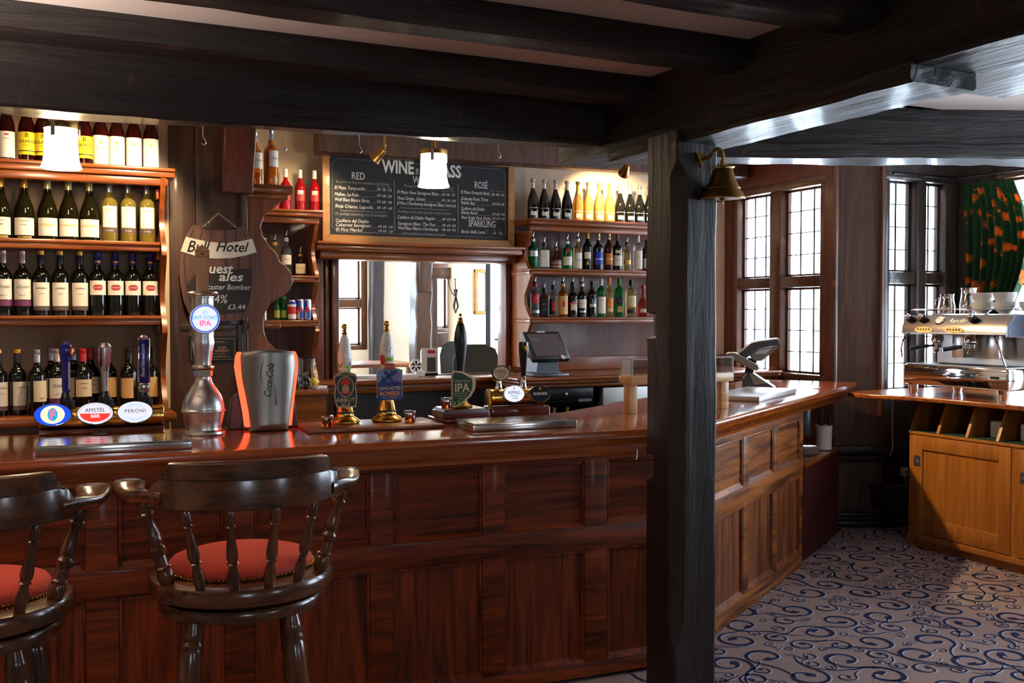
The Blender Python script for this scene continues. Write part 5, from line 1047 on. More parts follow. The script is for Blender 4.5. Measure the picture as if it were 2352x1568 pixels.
for key, px, Y, rot, label in (('rioja', -4, 5.14, .5, 'gold collared wine bottle on the low counter at the frame edge'), ('rioja', 40, 5.15, .6, 'gold collared wine bottle with turned label on the low counter'), ('plain', 85, 5.10, .7, 'silver capped wine bottle with printed label on the low counter'), ('giotto', 131, 5.13, .1, 'purple banded wine bottle behind the blue tap handle'), ('plain', 118, 5.30, 0, 'silver capped wine bottle in the back line behind the purple band'), ('plain', 170, 5.31, .2, 'silver capped wine bottle in the back line behind the blue tap handle'),
        ('cab', 191, 5.12, .1, 'red capped wine bottle between the blue and red tap handles'), ('cab', 209, 5.315, .3, 'red capped wine bottle in the back line behind the red tap handle'), ('shiraz', 249, 5.24, .7, 'dark unlit wine bottle behind the red tap handle'), ('shiraz', 296, 5.14, -.3, 'dark wine bottle with an arched label before the dark board'), ('shiraz', 343, 5.18, .5, 'dark wine bottle half hidden behind the blue and silver tap handle')):
    p = at(px, 850, Y=Y); bottle(key, 'wine_bottle', (p.x, Y, cz_), rot + face(p.x, Y, .5), label, 'wines on the low counter')
# corner and narrow shelves
proto('rose', 'bord', .30, .037, 'rose', 'white', .81, .0145, [('palered', .28, .53, .9), ('white', .43, .52, .5)], [('ROSE', .010, .45, 'palered', {})])
proto('blush', 'bord', .30, .0385, 'amber', 'silver', .81, .0145, [('white', .33, .62, .9)], [('Giotto', .020, .46, 'grey', dict(shear=.5))])
row([('rose', 'wine_bottle', 630, 'pink wine bottle half hidden behind the corner shelf end'), ('rose', 'wine_bottle', 657, 'pink wine bottle, second from the corner shelf end'), ('rose', 'wine_bottle', 690, 'pink wine bottle, third from the corner shelf end'), ('rose', 'wine_bottle', 723, 'pink wine bottle next to the wine list board')], 6.90, 2.301, 'pink wines beside the wine list board')
for (x, y), l in zip(((1.15, 5.43), (1.085, 5.53), (1.075, 5.68)), ('blush wine bottle with white label on top of the scalloped end board', 'second blush wine bottle behind the one on the scalloped end board', 'third blush wine bottle back along the corner shelf')): bottle('blush', 'wine_bottle', (x, y, 2.293), R(28), l, 'blush wines on the corner shelf')
def spirit(spec, z, gname, Y, base):
    """(px, top y of the bottle, width px, style, glass, cap, labels, texts, pourer, square, label)"""
    for i, (px, ty, wpx, style, g, cap, labels, texts, pour, sq, label) in enumerate(spec):
        p = at(px, base, Y=Y); t = math.hypot(p.x, p.y) * math.cos(math.atan2(p.x, p.y) - YAW) / FPX
        H = (base - ty) * t; r = wpx * t / 2 * .97; key = gname + str(i)
        cz = .90 if cap and not (pour and False) else .8
        proto(key, style, H, r, g, cap, cz if pour or style not in ('bord', 'tall') else .82, .0135, labels, texts, pour, sq)
        bottle(key, 'spirit_bottle', (p.x, Y, z), face(p.x, Y, .75), label, None)
W_ = lambda s, z, c='text_black', size=.012: [(s, size, z, c, {})]
spirit([(607, 540, 23, 'tall', 'green', 'white', [('silver', .2, .5, 1.2), ('blue', .5, .58, 1.2)], [], 0, 0, 'green bottle with blue neck band seen behind the scalloped edge'),
        (632, 548, 26, 'round', 'straw', 'yellow', [('yellow', .12, .42, 1.1)], [], 1, 0, 'yellow labelled gin bottle beside the scalloped end board'), (658, 538, 25, 'tall', 'clear', 'white', [('white', .3, .55, 1.1), ('black', .2, .28, 1.1)], W_('WHITE', .42), 1, 0, 'white rum bottle with white label in the middle of the narrow shelf'), (690, 575, 27, 'squat', 'brown', 'gold', [('cream', .12, .56, .75)], W_('DISARONNO', .34, 'text_black', .009), 1, .8, 'square brown liqueur bottle with cream label on the narrow shelf')], 1.863, 'narrow', 6.86, 626)
# soft drinks on the lower narrow shelf
proto('minib', 'beer', .155, .0205, 'green', 'green', .93, .011, [('olive', .1, .42, 1.2)], [])
proto('clearb', 'beer', .21, .03, 'clear', 'gold', .93, .012, [], [])
for px, Y, l in ((636, 6.76, 'small green mixer bottle nearer the corner shelf'), (652, 6.76, 'small green mixer bottle beside the striped cans')): p = at(px, 735, Y=Y); bottle('minib', 'mixer_bottle', (p.x, Y, 1.563), face(p.x, Y), l, 'mixer bottles on the low narrow shelf')
for (x, y), l in zip(((1.13, 5.62), (1.13, 5.80), (1.13, 5.98)), ('clear mixer bottle first behind the scalloped board', 'clear mixer bottle second behind the scalloped board', 'clear mixer bottle third behind the scalloped board')): bottle('clearb', 'mixer_bottle', (x, y, 1.563), 0, l, 'clear mixers on the corner shelf')
def can(px, Y, w, h, mats, label):
    p = at(px, 735, Y=Y); c = thing('drink_can', label, 'can', (p.x, Y, 1.563), face(p.x, Y, .8)); m = MB(); m.lathe([(w * .8, 0), (w * .95, .004), (w, .01), (w, h - .012), (w * .86, h - .003), (w * .84, h), (w * .8, h - .003), (0, h - .004)], 24); m.build('can_body', mats[0], c)
    m = MB()
    for i, (mi, z0, z1, a, a0) in enumerate(mats[1]): m.m = i; m.wrap(w + .0006 + i * .0003, z0, z1, a, 10, a0)
    m.build('printed_band', [LB[q[0]] for q in mats[1]], c)
can(671, 6.73, .028, .135, ('steel', [('white', .01, .125, 1.5, 0), ('red', .04, .09, 1.5, 0), ('blue', .105, .125, 1.5, 0)]), 'red white and blue juice can on the low narrow shelf')
for px, l in ((690, 'blue and silver energy can next to the juice can'), (706, 'blue and silver energy can at the side panel end')): can(px, 6.73, .0245, .14, ('steel', [('silver', .008, .135, 1.5, 0), ('blue', .07, .13, .7, -.7), ('blue', .01, .07, .8, .7), ('red', .055, .085, .5, 0)]), l)
# sparkling wines
proto('spark', 'champ', .325, .0435, 'dark', 'foil', .70, .0135, [('white', .13, .22, .55), ('silver', .30, .312, .9)], [])
proto('sparkgold', 'champ', .325, .043, 'gold', 'goldfoil', .66, .0135, [('cream', .12, .22, .5), ('cream', .27, .285, .9)], [])
for i, px in enumerate((1224, 1250, 1276, 1302, 1327, 1351, 1376, 1400, 1424, 1447, 1469, 1490)):
    gk = 'sparkgold' if 4 <= i < 8 else 'spark'; p = at(px, 500, Y=6.86)
    l = '%s silver topped sparkling bottle from the wine list board' % ORD[i] if i < 4 else '%s golden sparkling bottle from the wine list board' % ORD[i - 4] if i < 8 else '%s dark sparkling bottle after the golden ones, counting toward the post' % ORD[i - 8]
    bottle(gk, 'sparkling_bottle', (p.x, 6.86, 2.316), face(p.x, 6.86), l, 'sparkling wines on the high shelf')
spirit([(1224, 545, 25, 'tall', 'green', 'white', [('silver', .42, .60, 1.2)], W_('GIN', .48), 1, 0, 'green gin bottle with grey band beside the scalloped side panel'), (1250, 556, 24, 'tall', 'blue', 'navy', [('white', .10, .74, .8)], W_('SAPPHIRE', .5, 'blue', .008), 1, .7, 'sky blue square gin bottle with a tall pale label'), (1277, 566, 26, 'round', 'brown', 'cork', [('brown', .05, .45, 1.2), ('cream', .14, .17, 1.2), ('cream', .30, .33, 1.2)], [], 1, 0, 'round amber whiskey bottle with brown banded label'), (1303, 549, 24, 'tall', 'green', 'white', [('white', .16, .46, 1.1), ('red', .62, .72, .35)], W_('DRY GIN', .34, 'green', .009), 1, 0, 'emerald gin bottle with a red seal'), (1327, 543, 21, 'tall', 'straw', 'white', [('white', .05, .55, 1.1)], W_('BOURBON', .3), 1, 0, 'pale whiskey bottle with a large white label and white collar'),
        (1349, 526, 21, 'bord', 'olive', 'olive' if 0 else 'gold', [('white', .30, .47, .8), ('black', .50, .55, 1.2), ('gold', .14, .22, .3)], [], 0, 0, 'tall olive wine shaped bottle with a white square label'), (1374, 530, 24, 'bord', 'indigo', 'champ', [('blue', .16, .50, .9), ('silver', .30, .32, .9)], [], 0, 0, 'dark bottle with a blue label'), (1398, 528, 22, 'bord', 'brown', 'champ', [('orange', .16, .46, .8), ('silver', .30, .32, .9)], [], 0, 0, 'dark bottle with an orange label'), (1418, 531, 24, 'bord', 'dark', 'cork', [('white', .14, .42, 1.1), ('cream', .48, .56, .5)], W_('PORT', .28), 0, 0, 'black port bottle with a plain white label'), (1440, 552, 20, 'tall', 'straw', 'cork', [('gold', .25, .4, 1.0)], [], 1, 0, 'gold decanter style bottle with crooked pourer'), (1465, 533, 22, 'tall', 'clear', 'white', [('white', .07, .58, 1.1)], W_('RUM', .4), 0, 0, 'clear bottle with tall white label and white cap'), (1485, 543, 20, 'tall', 'brown', 'black', [('white', .1, .42, 1.1)], W_('VS', .3), 0, 0, 'brown brandy bottle half hidden by the post on the upper shelf')], 1.946, 'upper', 6.84, 615)
spirit([(1229, 648, 22, 'tall', 'clear', 'red', [('red', .42, .68, .8), ('silver', .12, .2, 1.1)], W_('VODKA', .55, 'text_white'), 1, 0, 'clear vodka bottle with red label and red collar'), (1250, 662, 22, 'tall', 'brown', 'black', [('black', .06, .62, 1.0)], [('Old No.7', .009, .45, 'text_white', {}), ('WHISKEY', .008, .25, 'text_white', {})], 1, .9, 'square whiskey bottle with black label'), (1271, 655, 22, 'tall', 'clear', 'black', [('black', .08, .6, 1.1), ('red', .2, .5, .35)], W_('SPICED', .54, 'text_white', .008), 1, 0, 'clear rum bottle with a dark label and red figure panel'), (1293, 648, 24, 'tall', 'amber', 'yellow', [('tan', .08, .62, 1.1), ('red', .3, .48, .25)], W_('SPICED', .54, 'text_black', .009), 1, 0, 'amber rum bottle with a tan picture label'), (1316, 649, 23, 'bord', 'dark', 'black', [('cream', .20, .44, .6), ('red', .38, .43, .9)], W_('CREAM', .385, 'text_white', .008), 1, 0, 'dark cream liqueur bottle with an arched cream label'), (1337, 648, 22, 'bord', 'dark', 'white', [('white', .26, .52, 1.0), ('silver', .13, .19, .7)], [('Cockburns', .009, .40, 'palered', {})], 1, 0, 'dark port bottle with white label and red script'), (1360, 643, 22, 'bord', 'dark', 'black', [('silver', .28, .36, .8)], [('Knoydart', .009, .41, 'text_white', {})], 0, 0, 'dark green malt bottle with silver lettering'), (1381, 638, 22, 'tall', 'green', 'white', [('white', .09, .53, 1.1)], W_('LAPHROAIG', .42, 'green', .007), 0, 0, 'green malt bottle with a tall white label and white cap'), (1399, 635, 20, 'bord', 'straw', 'orange', [('orange', .24, .47, 1.1), ('tan', .13, .23, 1.1)], [], 0, 0, 'pale malt bottle with an orange label'), (1422, 638, 22, 'tall', 'green', 'green', [('black', .34, .52, .6), ('gold', .12, .28, .5)], W_('Glen', .41, 'text_white', .009), 0, .3, 'green three sided malt bottle with gold label'), (1449, 641, 27, 'tall', 'straw', 'black', [('cream', .27, .57, .95), ('black', .10, .2, .8)], W_('SINGLE MALT', .46, 'text_black', .007), 0, 0, 'broad malt bottle with a yellow cream label'), (1477, 654, 28, 'round', 'redclear', 'red', [('cream', .14, .26, .7)], [], 0, 0, 'flask shaped clear bottle with a red cap next to the post')], 1.581, 'lower', 6.84, 725)
# gold topped bottles in the low fridge
for i in range(2): p = at(1280 + i * 30, 945, Y=6.5); bottle('sparkgold', 'fridge_bottle', (p.x, 6.55, .591), 0, '%s gold topped bottle in the low fridge, from the cider font' % ORD[i], 'gold topped bottles in the low fridge')
# ================================================================== window nook: cabinet, espresso machine, curtain, pipes
MC = wall_frame((5.44, 5.02), 0, -1)            # local x toward the room front, local y outward (+x), z up; face at y=0
CB = thing('coffee_counter', 'golden oak cupboard counter with pigeonholes carrying the coffee machine', 'counter')
def cbx(name, m, f, bev=0): mb = MB(); mb.M = MC; f(mb); return mb.build(name, m, CB, bev=bev)
def top(mb):
    pts = [(1.9, -.10), (.35, -.10), (.1, -.15), (-.10, -.25), (-.26, -.28), (-.36, -.22), (-.40, -.08), (-.42, .3), (-.42, 1.1), (1.9, 1.1)]
    n = len(pts); mb.add([(x, y, z) for z in (1.018, 1.05) for x, y in pts], [tuple(range(n)), tuple(range(2 * n - 1, n - 1, -1))] + [(i, i + n, (i + 1) % n + n, (i + 1) % n) for i in range(n)])
cbx('worktop', 'shelf', top, .006)
def carcass(mb):
    mb.box(0, .03, 0, 1.05, .0, .80); mb.box(0, 1.9, .10, .13, .02, .80); mb.box(0, 1.9, -.01, 1.05, .78, .80, b=.004); mb.box(0, 1.9, .03, 1.0, .0, .10); mb.box(0, 1.9, -.012, .03, .06, .10, b=.004)
cbx('carcass', 'cab', carcass)
for a, b in ((.03, .80), (.85, 1.62)):
    def door(mb):
        st = .085
        mb.box(a, a + st, -.008, .02, .105, .775, b=.003); mb.box(b - st, b, -.008, .02, .105, .775, b=.003); mb.box(a + st, b - st, -.0075, .02, .105, .215, b=.003); mb.box(a + st, b - st, -.0075, .02, .68, .775, b=.003)
        mb.box(a + st - .004, b - st + .004, .004, .014, .21, .685)
    d = cbx('door', 'cab', door)
    h = MB(); h.M = MC; h.box(a + .018, a + .072, -.011, -.006, .565, .635); h.m = 1; h.box(a + .026, a + .064, -.0115, -.0095, .573, .627); h.m = 0; h.lathe([(.012, 0), (.010, .004), (0, .006)], 12, T(a + .045, -.0115, .595) @ RX(R(90))); h.build('flush_pull', ['steel', 'grey'], d)
cbx('centre_post', 'cab', lambda mb: mb.box(.80, .85, -.002, .03, .10, .78))
def pig(mb):
    mb.box(0, 1.9, .40, .42, .80, 1.018)
cbx('pigeonhole_back', 'dark', pig)
mb = MB(); mb.M = MC; mb.box(0, 1.9, .0, .40, .80, .803); mb.build('baize_lining', 'baize', CB)
for x in (-.005, .22, .45, .68, .91, 1.14, 1.37, 1.6):
    mb = MB(); mb.M = MC; mb.prism([(.005, .803), (.40, .803), (.40, 1.017), (.10, 1.017)], -x - .022, -x, RZ(R(90))); mb.build('divider', 'cab', CB)
def white_tray(x, label):
    mb = MB(); mb.M = MC; mb.box(x, x + .14, .14, .34, .804, .91, b=.006); mb.box(x + .012, x + .128, .135, .141, .82, .86)
    tag(mb.build('paper_holder', 'paper'), label, 'holder')
white_tray(.53, 'white paper holder in the third pigeonhole from the pillar'); white_tray(.75, 'white paper holder in the fourth pigeonhole from the pillar')
# ---- espresso machine, local: x along the front 0..W, -y toward the barista side, z up
EM = thing('espresso_machine', 'chrome two group espresso machine under the window', 'coffee machine', (5.50, 5.10, 1.051), R(-90)); EM.scale = (1.04, 1.04, 1.04)
W = .80
def em(name, m, f, bev=0, par=None, smooth=35): mb = MB(); f(mb); return mb.build(name, m, par or EM, bev=bev, smooth=smooth)
em('base', 'chrome', lambda mb: mb.box(0, W, -.04, .48, .065, .20, b=.014))
def grid(mb):
    mb.box(.02, W - .02, -.03, .22, .200, .206)
    mb.m = 1
    for i in range(36): mb.box(.03 + i * .0205, .038 + i * .0205, -.02, .21, .2062, .2072)
em('drip_grid', ['steel', 'black'], grid)
em('back_panel', 'steel', lambda mb: mb.box(.05, W - .04, .22, .25, .20, .42))
em('side_panel', 'steel_soft', lambda mb: mb.box(W - .05, W - .02, .22, .47, .20, .42, b=.006))
def hood(mb): mb.prism([(-.06, .40), (.46, .40), (.46, .525), (-.005, .525), (-.055, .455)], -W, 0, RZ(R(90)))
em('hood', mat('hood_steel', S(150, 140, 132), .24, 1), hood, .005)
em('cup_rail', 'chrome', lambda mb: (mb.box(.0, W, .0, .45, .526, .532), mb.tube([(.02, .01, .56), (W - .02, .01, .56)], .004)))
em('side_cheek', mat('side_steel', S(176, 186, 204), .14, 1), lambda mb: mb.prism([(-.07, .39), (.47, .39), (.47, .53), (-.0, .53), (-.065, .46)], -W - .02, -W - .001, RZ(R(90))), .004)
tilt = T(0, -.033, .488) @ RX(R(-36))
for x in (.065, .165, .555):
    def kn(mb): mb.lathe([(.024, 0), (.026, .006), (.026, .03), (.022, .042), (0, .045)], 20, T(x, -.028, .488) @ RX(R(58)))
    k_ = em('steam_knob', 'black', kn)
    mb = MB(); mb.ball((0, 0, .05), .02, 14, T(x, -.028, .488) @ RX(R(58))); mb.build('knob_cap', 'chrome', k_)
def gauge(mb): mb.lathe([(.034, 0), (.036, .004), (.030, .010), (.029, .006), (0, .006)], 28, T(.29, -.030, .49) @ RX(R(54))); mb.m = 1; mb.lathe([(.027, .0065), (0, .0068)], 28, T(.29, -.030, .49) @ RX(R(54)), cap=False); mb.m = 2; mb.box(-.001, .001, -.0, .02, .0072, .0078, T(.29, -.030, .49) @ RX(R(54)) @ RZ(.8))
em('pressure_gauge', ['chrome', 'white', 'black'], gauge)
em('script_badge', 'white', lambda mb: mb.text('Rancilio', .042, T(.43, -.0415, .478) @ RX(R(54)), shear=.4, bold=.03))
for x in (.185, .42):
    def kp(mb):
        mb.prism(oval(.072, .021), -.058, -.054, T(x, -.004, .428)); mb.m = 1
        for i in range(5): mb.lathe([(.006, 0), (.004, .002), (0, .002)], 10, T(x - .044 + i * .022, -.0625, .432) @ RX(R(90)))
        mb.text('Classe', .009, UP(x, -.0632, .411), shear=.3)
    em('button_panel', [mat('button_ivory', S(226, 196, 130), .5), 'brown' if 0 else 'text_black'], kp)
for x in (.21, .47):
    def gh(mb): mb.lathe([(.034, 0), (.040, .006), (.040, .03), (.036, .036), (.036, .055)], 24, T(x, .04, .345))
    g_ = em('group_head', 'chrome', gh)
    pf = MB(); pf.lathe([(.030, 0), (.033, .004), (.033, .028), (.028, .034)], 20, T(x, .04, .312)); pf.tube([(x, .01, .326), (x - .01, -.03, .324)], .008, 8); pf.tube([(x, .04, .312), (x - .012, .035, .296), (x - .016, .03, .28)], .007, 8); pf.tube([(x, .04, .312), (x + .012, .035, .296), (x + .016, .03, .28)], .007, 8)
    p_ = pf.build('portafilter', 'chrome', EM)
    hd = MB(); hd.tube([(x - .01, -.03, .324), (x - .035, -.07, .318), (x - .075, -.125, .306)], [.011, .014, .013], 12); hd.build('handle', 'black', p_)
em('water_box', 'steel', lambda mb: mb.box(.28, .37, .09, .18, .25, .40, b=.006)); em('water_box', 'steel', lambda mb: mb.box(.54, .63, .09, .18, .25, .40, b=.006))
em('steam_wand', 'chrome', lambda mb: mb.tube([(.03, -.02, .395), (.005, -.05, .36), (-.005, -.055, .30), (.0, -.05, .24)], .006)); em('steam_wand', 'chrome', lambda mb: mb.tube([(.69, -.02, .395), (.715, -.04, .37), (.74, -.045, .33), (.79, -.05, .215)], .006))
for x, y in ((.05, .0), (W - .06, .0), (.05, .42), (W - .06, .42)): em('leg', 'chrome', lambda mb: mb.lathe([(.026, 0), (.026, .008), (.030, .02), (.034, .066)], 20, T(x, y, 0)))
em('front_badge', 'black', lambda mb: (mb.prism(oval(.04, .010), -.0425, -.0405, T(.29, 0, .155)), mb.box(.68, .74, -.0425, -.0405, .135, .15)))
EMM = T(5.50, 5.10, 1.051) @ RZ(R(-90)) @ Matrix.Scale(1.04, 4)
def on_machine(x, y): q = EMM @ Vector((x, y, .5325)); return (q.x, q.y, q.z)
def jug(x, y, h, r, label, rz=0):
    mb = MB(); mb.lathe([(r * .95, 0), (r, .004), (r * 1.02, h * .35), (r * .86, h * .72), (r * .82, h * .9), (r * .9, h), (r * .86, h), (r * .78, h * .9), (r * .82, h * .7), (r * .96, .008), (0, .006)], 28)
    mb.tube([(r * .84, 0, h * .86), (r * 1.5, 0, h * .84), (r * 1.6, 0, h * .5), (r * 1.0, 0, h * .2)], .0045, 8)
    tag(mb.build('milk_jug', 'chrome', loc=on_machine(x, y), rz=rz), label, 'jug', 'steel milk jugs on the coffee machine')
jug(.095, .23, .115, .042, 'smallest steel milk jug, nearest the window end', 2.6); jug(.205, .13, .135, .052, 'middle sized steel milk jug between the other two', 1.2); jug(.315, .20, .175, .056, 'tallest steel milk jug next to the white cups', 1.0)
proto_cup = None
def cup(loc, rz, label):
    global proto_cup
    if proto_cup is None:
        b = MB(); b.lathe([(.033, 0), (.035, .004), (.034, .006), (.054, .022), (.068, .05), (.072, .078), (.069, .078), (.065, .05), (.051, .026), (0, .014)], 32); h = MB(); h.tube([(.065, 0, .062), (.09, 0, .066), (.096, 0, .044), (.078, 0, .03), (.06, 0, .032)], .0055, 8); proto_cup = [('bowl', b.mesh('bowl', M['ceramic'])), ('handle', h.mesh('handle', M['ceramic']))]
    o = thing('coffee_cup', label, 'cup', loc, rz, 'white cups on the coffee machine')
    for n, me in proto_cup: c = bpy.data.objects.new(n, me); COL.objects.link(c); c.parent = o
for i, (x, y) in enumerate(((.48, .13), (.63, .14), (.77, .20))):
    for j in range(2 if i < 2 else 1): q = on_machine(x, y); cup((q[0], q[1], q[2] + j * .060), R(-60 + 50 * j + 30 * i), ['white cup at the %s of the stack next to the tallest jug', 'white cup at the %s of the middle stack', 'single white cup at the frame %s of the machine'][i] % (('bottom', 'top')[j] if i < 2 else 'edge'))
# curtain
M['curtain'] = mat('curtain_green', S(34, 66, 40), .85, sheen=0)
n_ = M['curtain'].node_tree.nodes; l_ = M['curtain'].node_tree.links; b_ = n_['Principled BSDF']
uv = n_.new('ShaderNodeUVMap'); uv.uv_map = 'cloth'
mp = n_.new('ShaderNodeMapping'); mp.inputs['Scale'].default_value = (8, 10, 1); l_.new(uv.outputs[0], mp.inputs[0])
vo = n_.new('ShaderNodeTexVoronoi'); vo.inputs['Scale'].default_value = 1.0; vo.inputs['Randomness'].default_value = .85; l_.new(mp.outputs[0], vo.inputs['Vector'])
ns = n_.new('ShaderNodeTexNoise'); ns.inputs['Scale'].default_value = 5; l_.new(mp.outputs[0], ns.inputs['Vector'])
sb_ = n_.new('ShaderNodeMath'); sb_.operation = 'MULTIPLY_ADD'; l_.new(ns.outputs['Fac'], sb_.inputs[0]); sb_.inputs[1].default_value = .42; l_.new(vo.outputs['Distance'], sb_.inputs[2])
rp = n_.new('ShaderNodeValToRGB'); e = rp.color_ramp.elements; e[0].position = .40; e[0].color = S(240, 150, 50); e[1].position = .74; e[1].color = S(44, 84, 50)
q_ = rp.color_ramp.elements.new(.585); q_.color = S(222, 96, 34); q_ = rp.color_ramp.elements.new(.60); q_.color = S(52, 104, 52)
l_.new(sb_.outputs[0], rp.inputs[0]); l_.new(rp.outputs[0], b_.inputs['Base Color']); tr_ = n_.new('ShaderNodeBsdfTranslucent'); l_.new(rp.outputs[0], tr_.inputs[0]); mx_ = n_.new('ShaderNodeMixShader'); mx_.inputs[0].default_value = .4; l_.new(b_.outputs[0], mx_.inputs[1]); l_.new(tr_.outputs[0], mx_.inputs[2]); l_.new(mx_.outputs[0], n_['Material Output'].inputs[0])
cu = thing('window_curtain', 'green curtain with orange flowers gathered beside the coffee machine', 'curtain')
vs = []; fs = []; uvs = []; NU, NV = 96, 26
for j in range(NV + 1):
    t = j / NV; z = 2.60 - 1.535 * t; w = .44 + .16 * math.sin(min(t * 1.5, 1) * PI) - .10 * t
    for i in range(NU + 1):
        u = i / NU; ph = u * 2 * PI * 9; amp = .016 + .028 * min(t * 3, 1); y = 5.47 - u * w - .03 * math.sin(t * PI) ; x = 6.47 + amp * math.sin(ph + .5 * math.sin(3 * t)) + .3 * amp * math.sin(ph * 2.3)
        vs.append((x, y + .012 * math.cos(ph), z)); uvs.append((u * 1.1, t * 1.54))
fs = [(j * (NU + 1) + i, j * (NU + 1) + i + 1, (j + 1) * (NU + 1) + i + 1, (j + 1) * (NU + 1) + i) for j in range(NV) for i in range(NU)]
mb = MB(); mb.add(vs, fs); me = mb.mesh('cloth', 'curtain', 80); uvl = me.uv_layers.new(name='cloth')
for p in me.polygons:
    for li in p.loop_indices: uvl.data[li].uv = uvs[me.loops[li].vertex_index]
o = bpy.data.objects.new('cloth', me); COL.objects.link(o); o.parent = cu; so = o.modifiers.new('thick', 'SOLIDIFY'); so.thickness = .004
mb = MB(); mb.tube([(5.80, 5.53, 2.66), (6.45, 5.53, 2.655), (6.48, 5.50, 2.655), (6.48, 3.4, 2.655)], .011, 8)
for y in (5.2, 4.3, 3.5): mb.box(6.475, 6.552, y - .008, y + .008, 2.65, 2.67)
mb.build('rail', 'iron', cu)
# pipes, ledge, socket on the canted pillar
def pl(u, off, z):                              # along the pillar foot: u 0..1 on the canted face, then on along the nook wall
    a, b = Vector((5.43, 5.74)), Vector((5.75, 5.565)); n = Vector((-.48, -.877))
    q = a + (b - a) * min(u, 1) + n * off
    if u > 1: q = Vector((5.75 + (u - 1) * .36, 5.575 - off * 1.05))
    return (q.x, q.y, z)
for off, z, r, l in ((.075, .035, .022, 'lower black heating pipe along the floor at the canted pillar'), (.06, .10, .020, 'upper black heating pipe along the floor at the canted pillar'), (.06, .575, .038, 'thick lagged black pipe at knee height on the canted pillar'), (.05, .505, .014, 'thin black pipe under the lagged pipe on the canted pillar')):
    mb = MB(); mb.tube([pl(u, off, z) for u in (.02, .3, .6, .92, 1.08, 1.4, 1.8)], r, 10)
    tag(mb.build('heating_pipe', 'rubber'), l, 'pipe', 'pipes on the canted pillar')
mb = MB(); mb.box(5.66, 5.92, 5.40, 5.57, .15, .30, b=.006); mb.box(5.63, 5.93, 5.385, 5.57, .30, .335, b=.006)
tag(mb.build('boxed_ledge', 'dark'), 'dark boxed ledge in the corner below the wall socket', 'ledge')
sk = thing('wall_socket', 'black surface box with a white plug in the dark corner', 'socket')
mb = MB(); mb.box(5.76, 6.02, 5.50, 5.57, .37, .475, b=.005); mb.build('back_box', 'black', sk)
mb = MB(); mb.box(5.86, 5.905, 5.455, 5.4985, .385, .45, b=.008); mb.m = 1; mb.box(5.87, 5.895, 5.4535, 5.456, .40, .435); mb.build('plug', ['white', 'sky'], sk)
mb = MB(); mb.tube([(5.88, 5.47, .385), (5.89, 5.46, .34), (5.93, 5.45, .30), (5.97, 5.44, .29), (6.0, 5.42, .31)], .0045, 6); mb.build('flex', 'cable', sk)
mb = MB(); a = at(2078, 925, Y=5.40); mb.tube([(5.66, 5.38, 1.016), (5.655, 5.38, .9), (5.66, 5.385, .7), (5.675, 5.39, .62), (5.68, 5.42, .56)], .005, 6)
tag(mb.build('power_cable', 'cable'), 'pale power cable dropping from the coffee counter', 'cable')
# ================================================================== lamps
M['shade'] = mat('lamp_shade_glow', S(255, 236, 200), .4, emis=(1, .80, .52, 1), es=31)
def pendant(px0, px1, py0, py1, Y, ztop, label):
    a = at((px0 + px1) / 2, py1, Y=Y); b = at((px0 + px1) / 2, py0, Y=Y); l = at(px0, py1, Y=Y); r = abs(at(px1, py1, Y=Y).x - l.x) / 2 * .93; h = b.z - a.z
    t = thing('pendant_lamp', label, 'lamp', (a.x, Y, a.z), 0, 'opal glass lamps over the bar')
    mb = MB(); mb.lathe([(r, 0), (r * 1.02, .004), (r * .95, h * .08), (r * .86, h * .22), (r * .83, h * .5), (r * .82, h * .85), (r * .80, h), (r * .76, h), (r * .79, h * .5), (r * .90, .03), (r * .96, .004)], 36, cap=False); mb.build('shade', 'shade', t)
    mb = MB(); mb.lathe([(r * .88, h * .93), (r * .9, h * 1.0), (r * .9, h * 1.06), (.03, h * 1.1), (.012, h * 1.15), (.012, ztop - a.z)], 24); mb.build('gallery', 'brass_old', t)
    for k in range(3): an = k * 2.09 + .6; mb = MB(); mb.box(-.009, .009, 0, .004, h * .72, h * 1.05, RZ(an) @ T(0, r * .9, 0)); mb.build('clip', 'steel_soft', t)
    mb = MB(); mb.ball((0, 0, h * .55), .03, 12); mb.build('bulb', 'shade', t)
    return t
pendant(90, 192, 290, 387, 4.62, 2.92, 'glowing opal glass lamp over the wine shelves'); pendant(960, 1032, 350, 429, 5.45, 2.92, 'glowing opal glass lamp before the wine list board')
def spot(loc, aim, power, label, group='brass spot lamps under the ceiling', ang=95, col=(1, .72, .40), rod=True, blend=.6):
    loc = Vector(loc); aim = Vector(aim); d = (aim - loc).normalized(); q = d.to_track_quat('Z', 'Y').to_matrix().to_4x4()
    t = thing('spot_lamp', label, 'lamp', loc, 0, group)
    mb = MB(); mb.lathe([(.0, -.062), (.016, -.062), (.022, -.05), (.028, -.02), (.044, .03), (.047, .034), (.044, .03), (.026, -.02), (.0, -.03)], 24, q, cap=False); mb.build('shade', 'brass_old', t)
    mb = MB(); mb.ball((0, 0, .0), .018, 12, q); mb.build('bulb', mat('bulb_glow', (1, .9, .7, 1), .3, emis=(1, .8, .5, 1), es=20), t)
    mb = MB(); e = -d * .06; mb.tube([e, e + Vector((0, 0, .04)), (e.x, e.y, 2.92 - loc.z)], [.010, .012, .009], 10); mb.ball((e.x, e.y, e.z + .03), .016, 10); mb.build('stem', 'brass_old', t)
    L = bpy.data.lights.new('spot_light', 'SPOT'); L.energy = power; L.color = col; L.spot_size = R(ang); L.spot_blend = blend; L.shadow_soft_size = .03
    o = bpy.data.objects.new('spot_light', L); COL.objects.link(o); o.parent = t; o.rotation_euler = d.to_track_quat('-Z', 'Y').to_euler(); o.location = d * .055
a = at(1436, 392, Y=6.45); spot(a, (a.x + .15, 6.98, 2.35), 110, 'brass spot lamp above the sparkling wines')
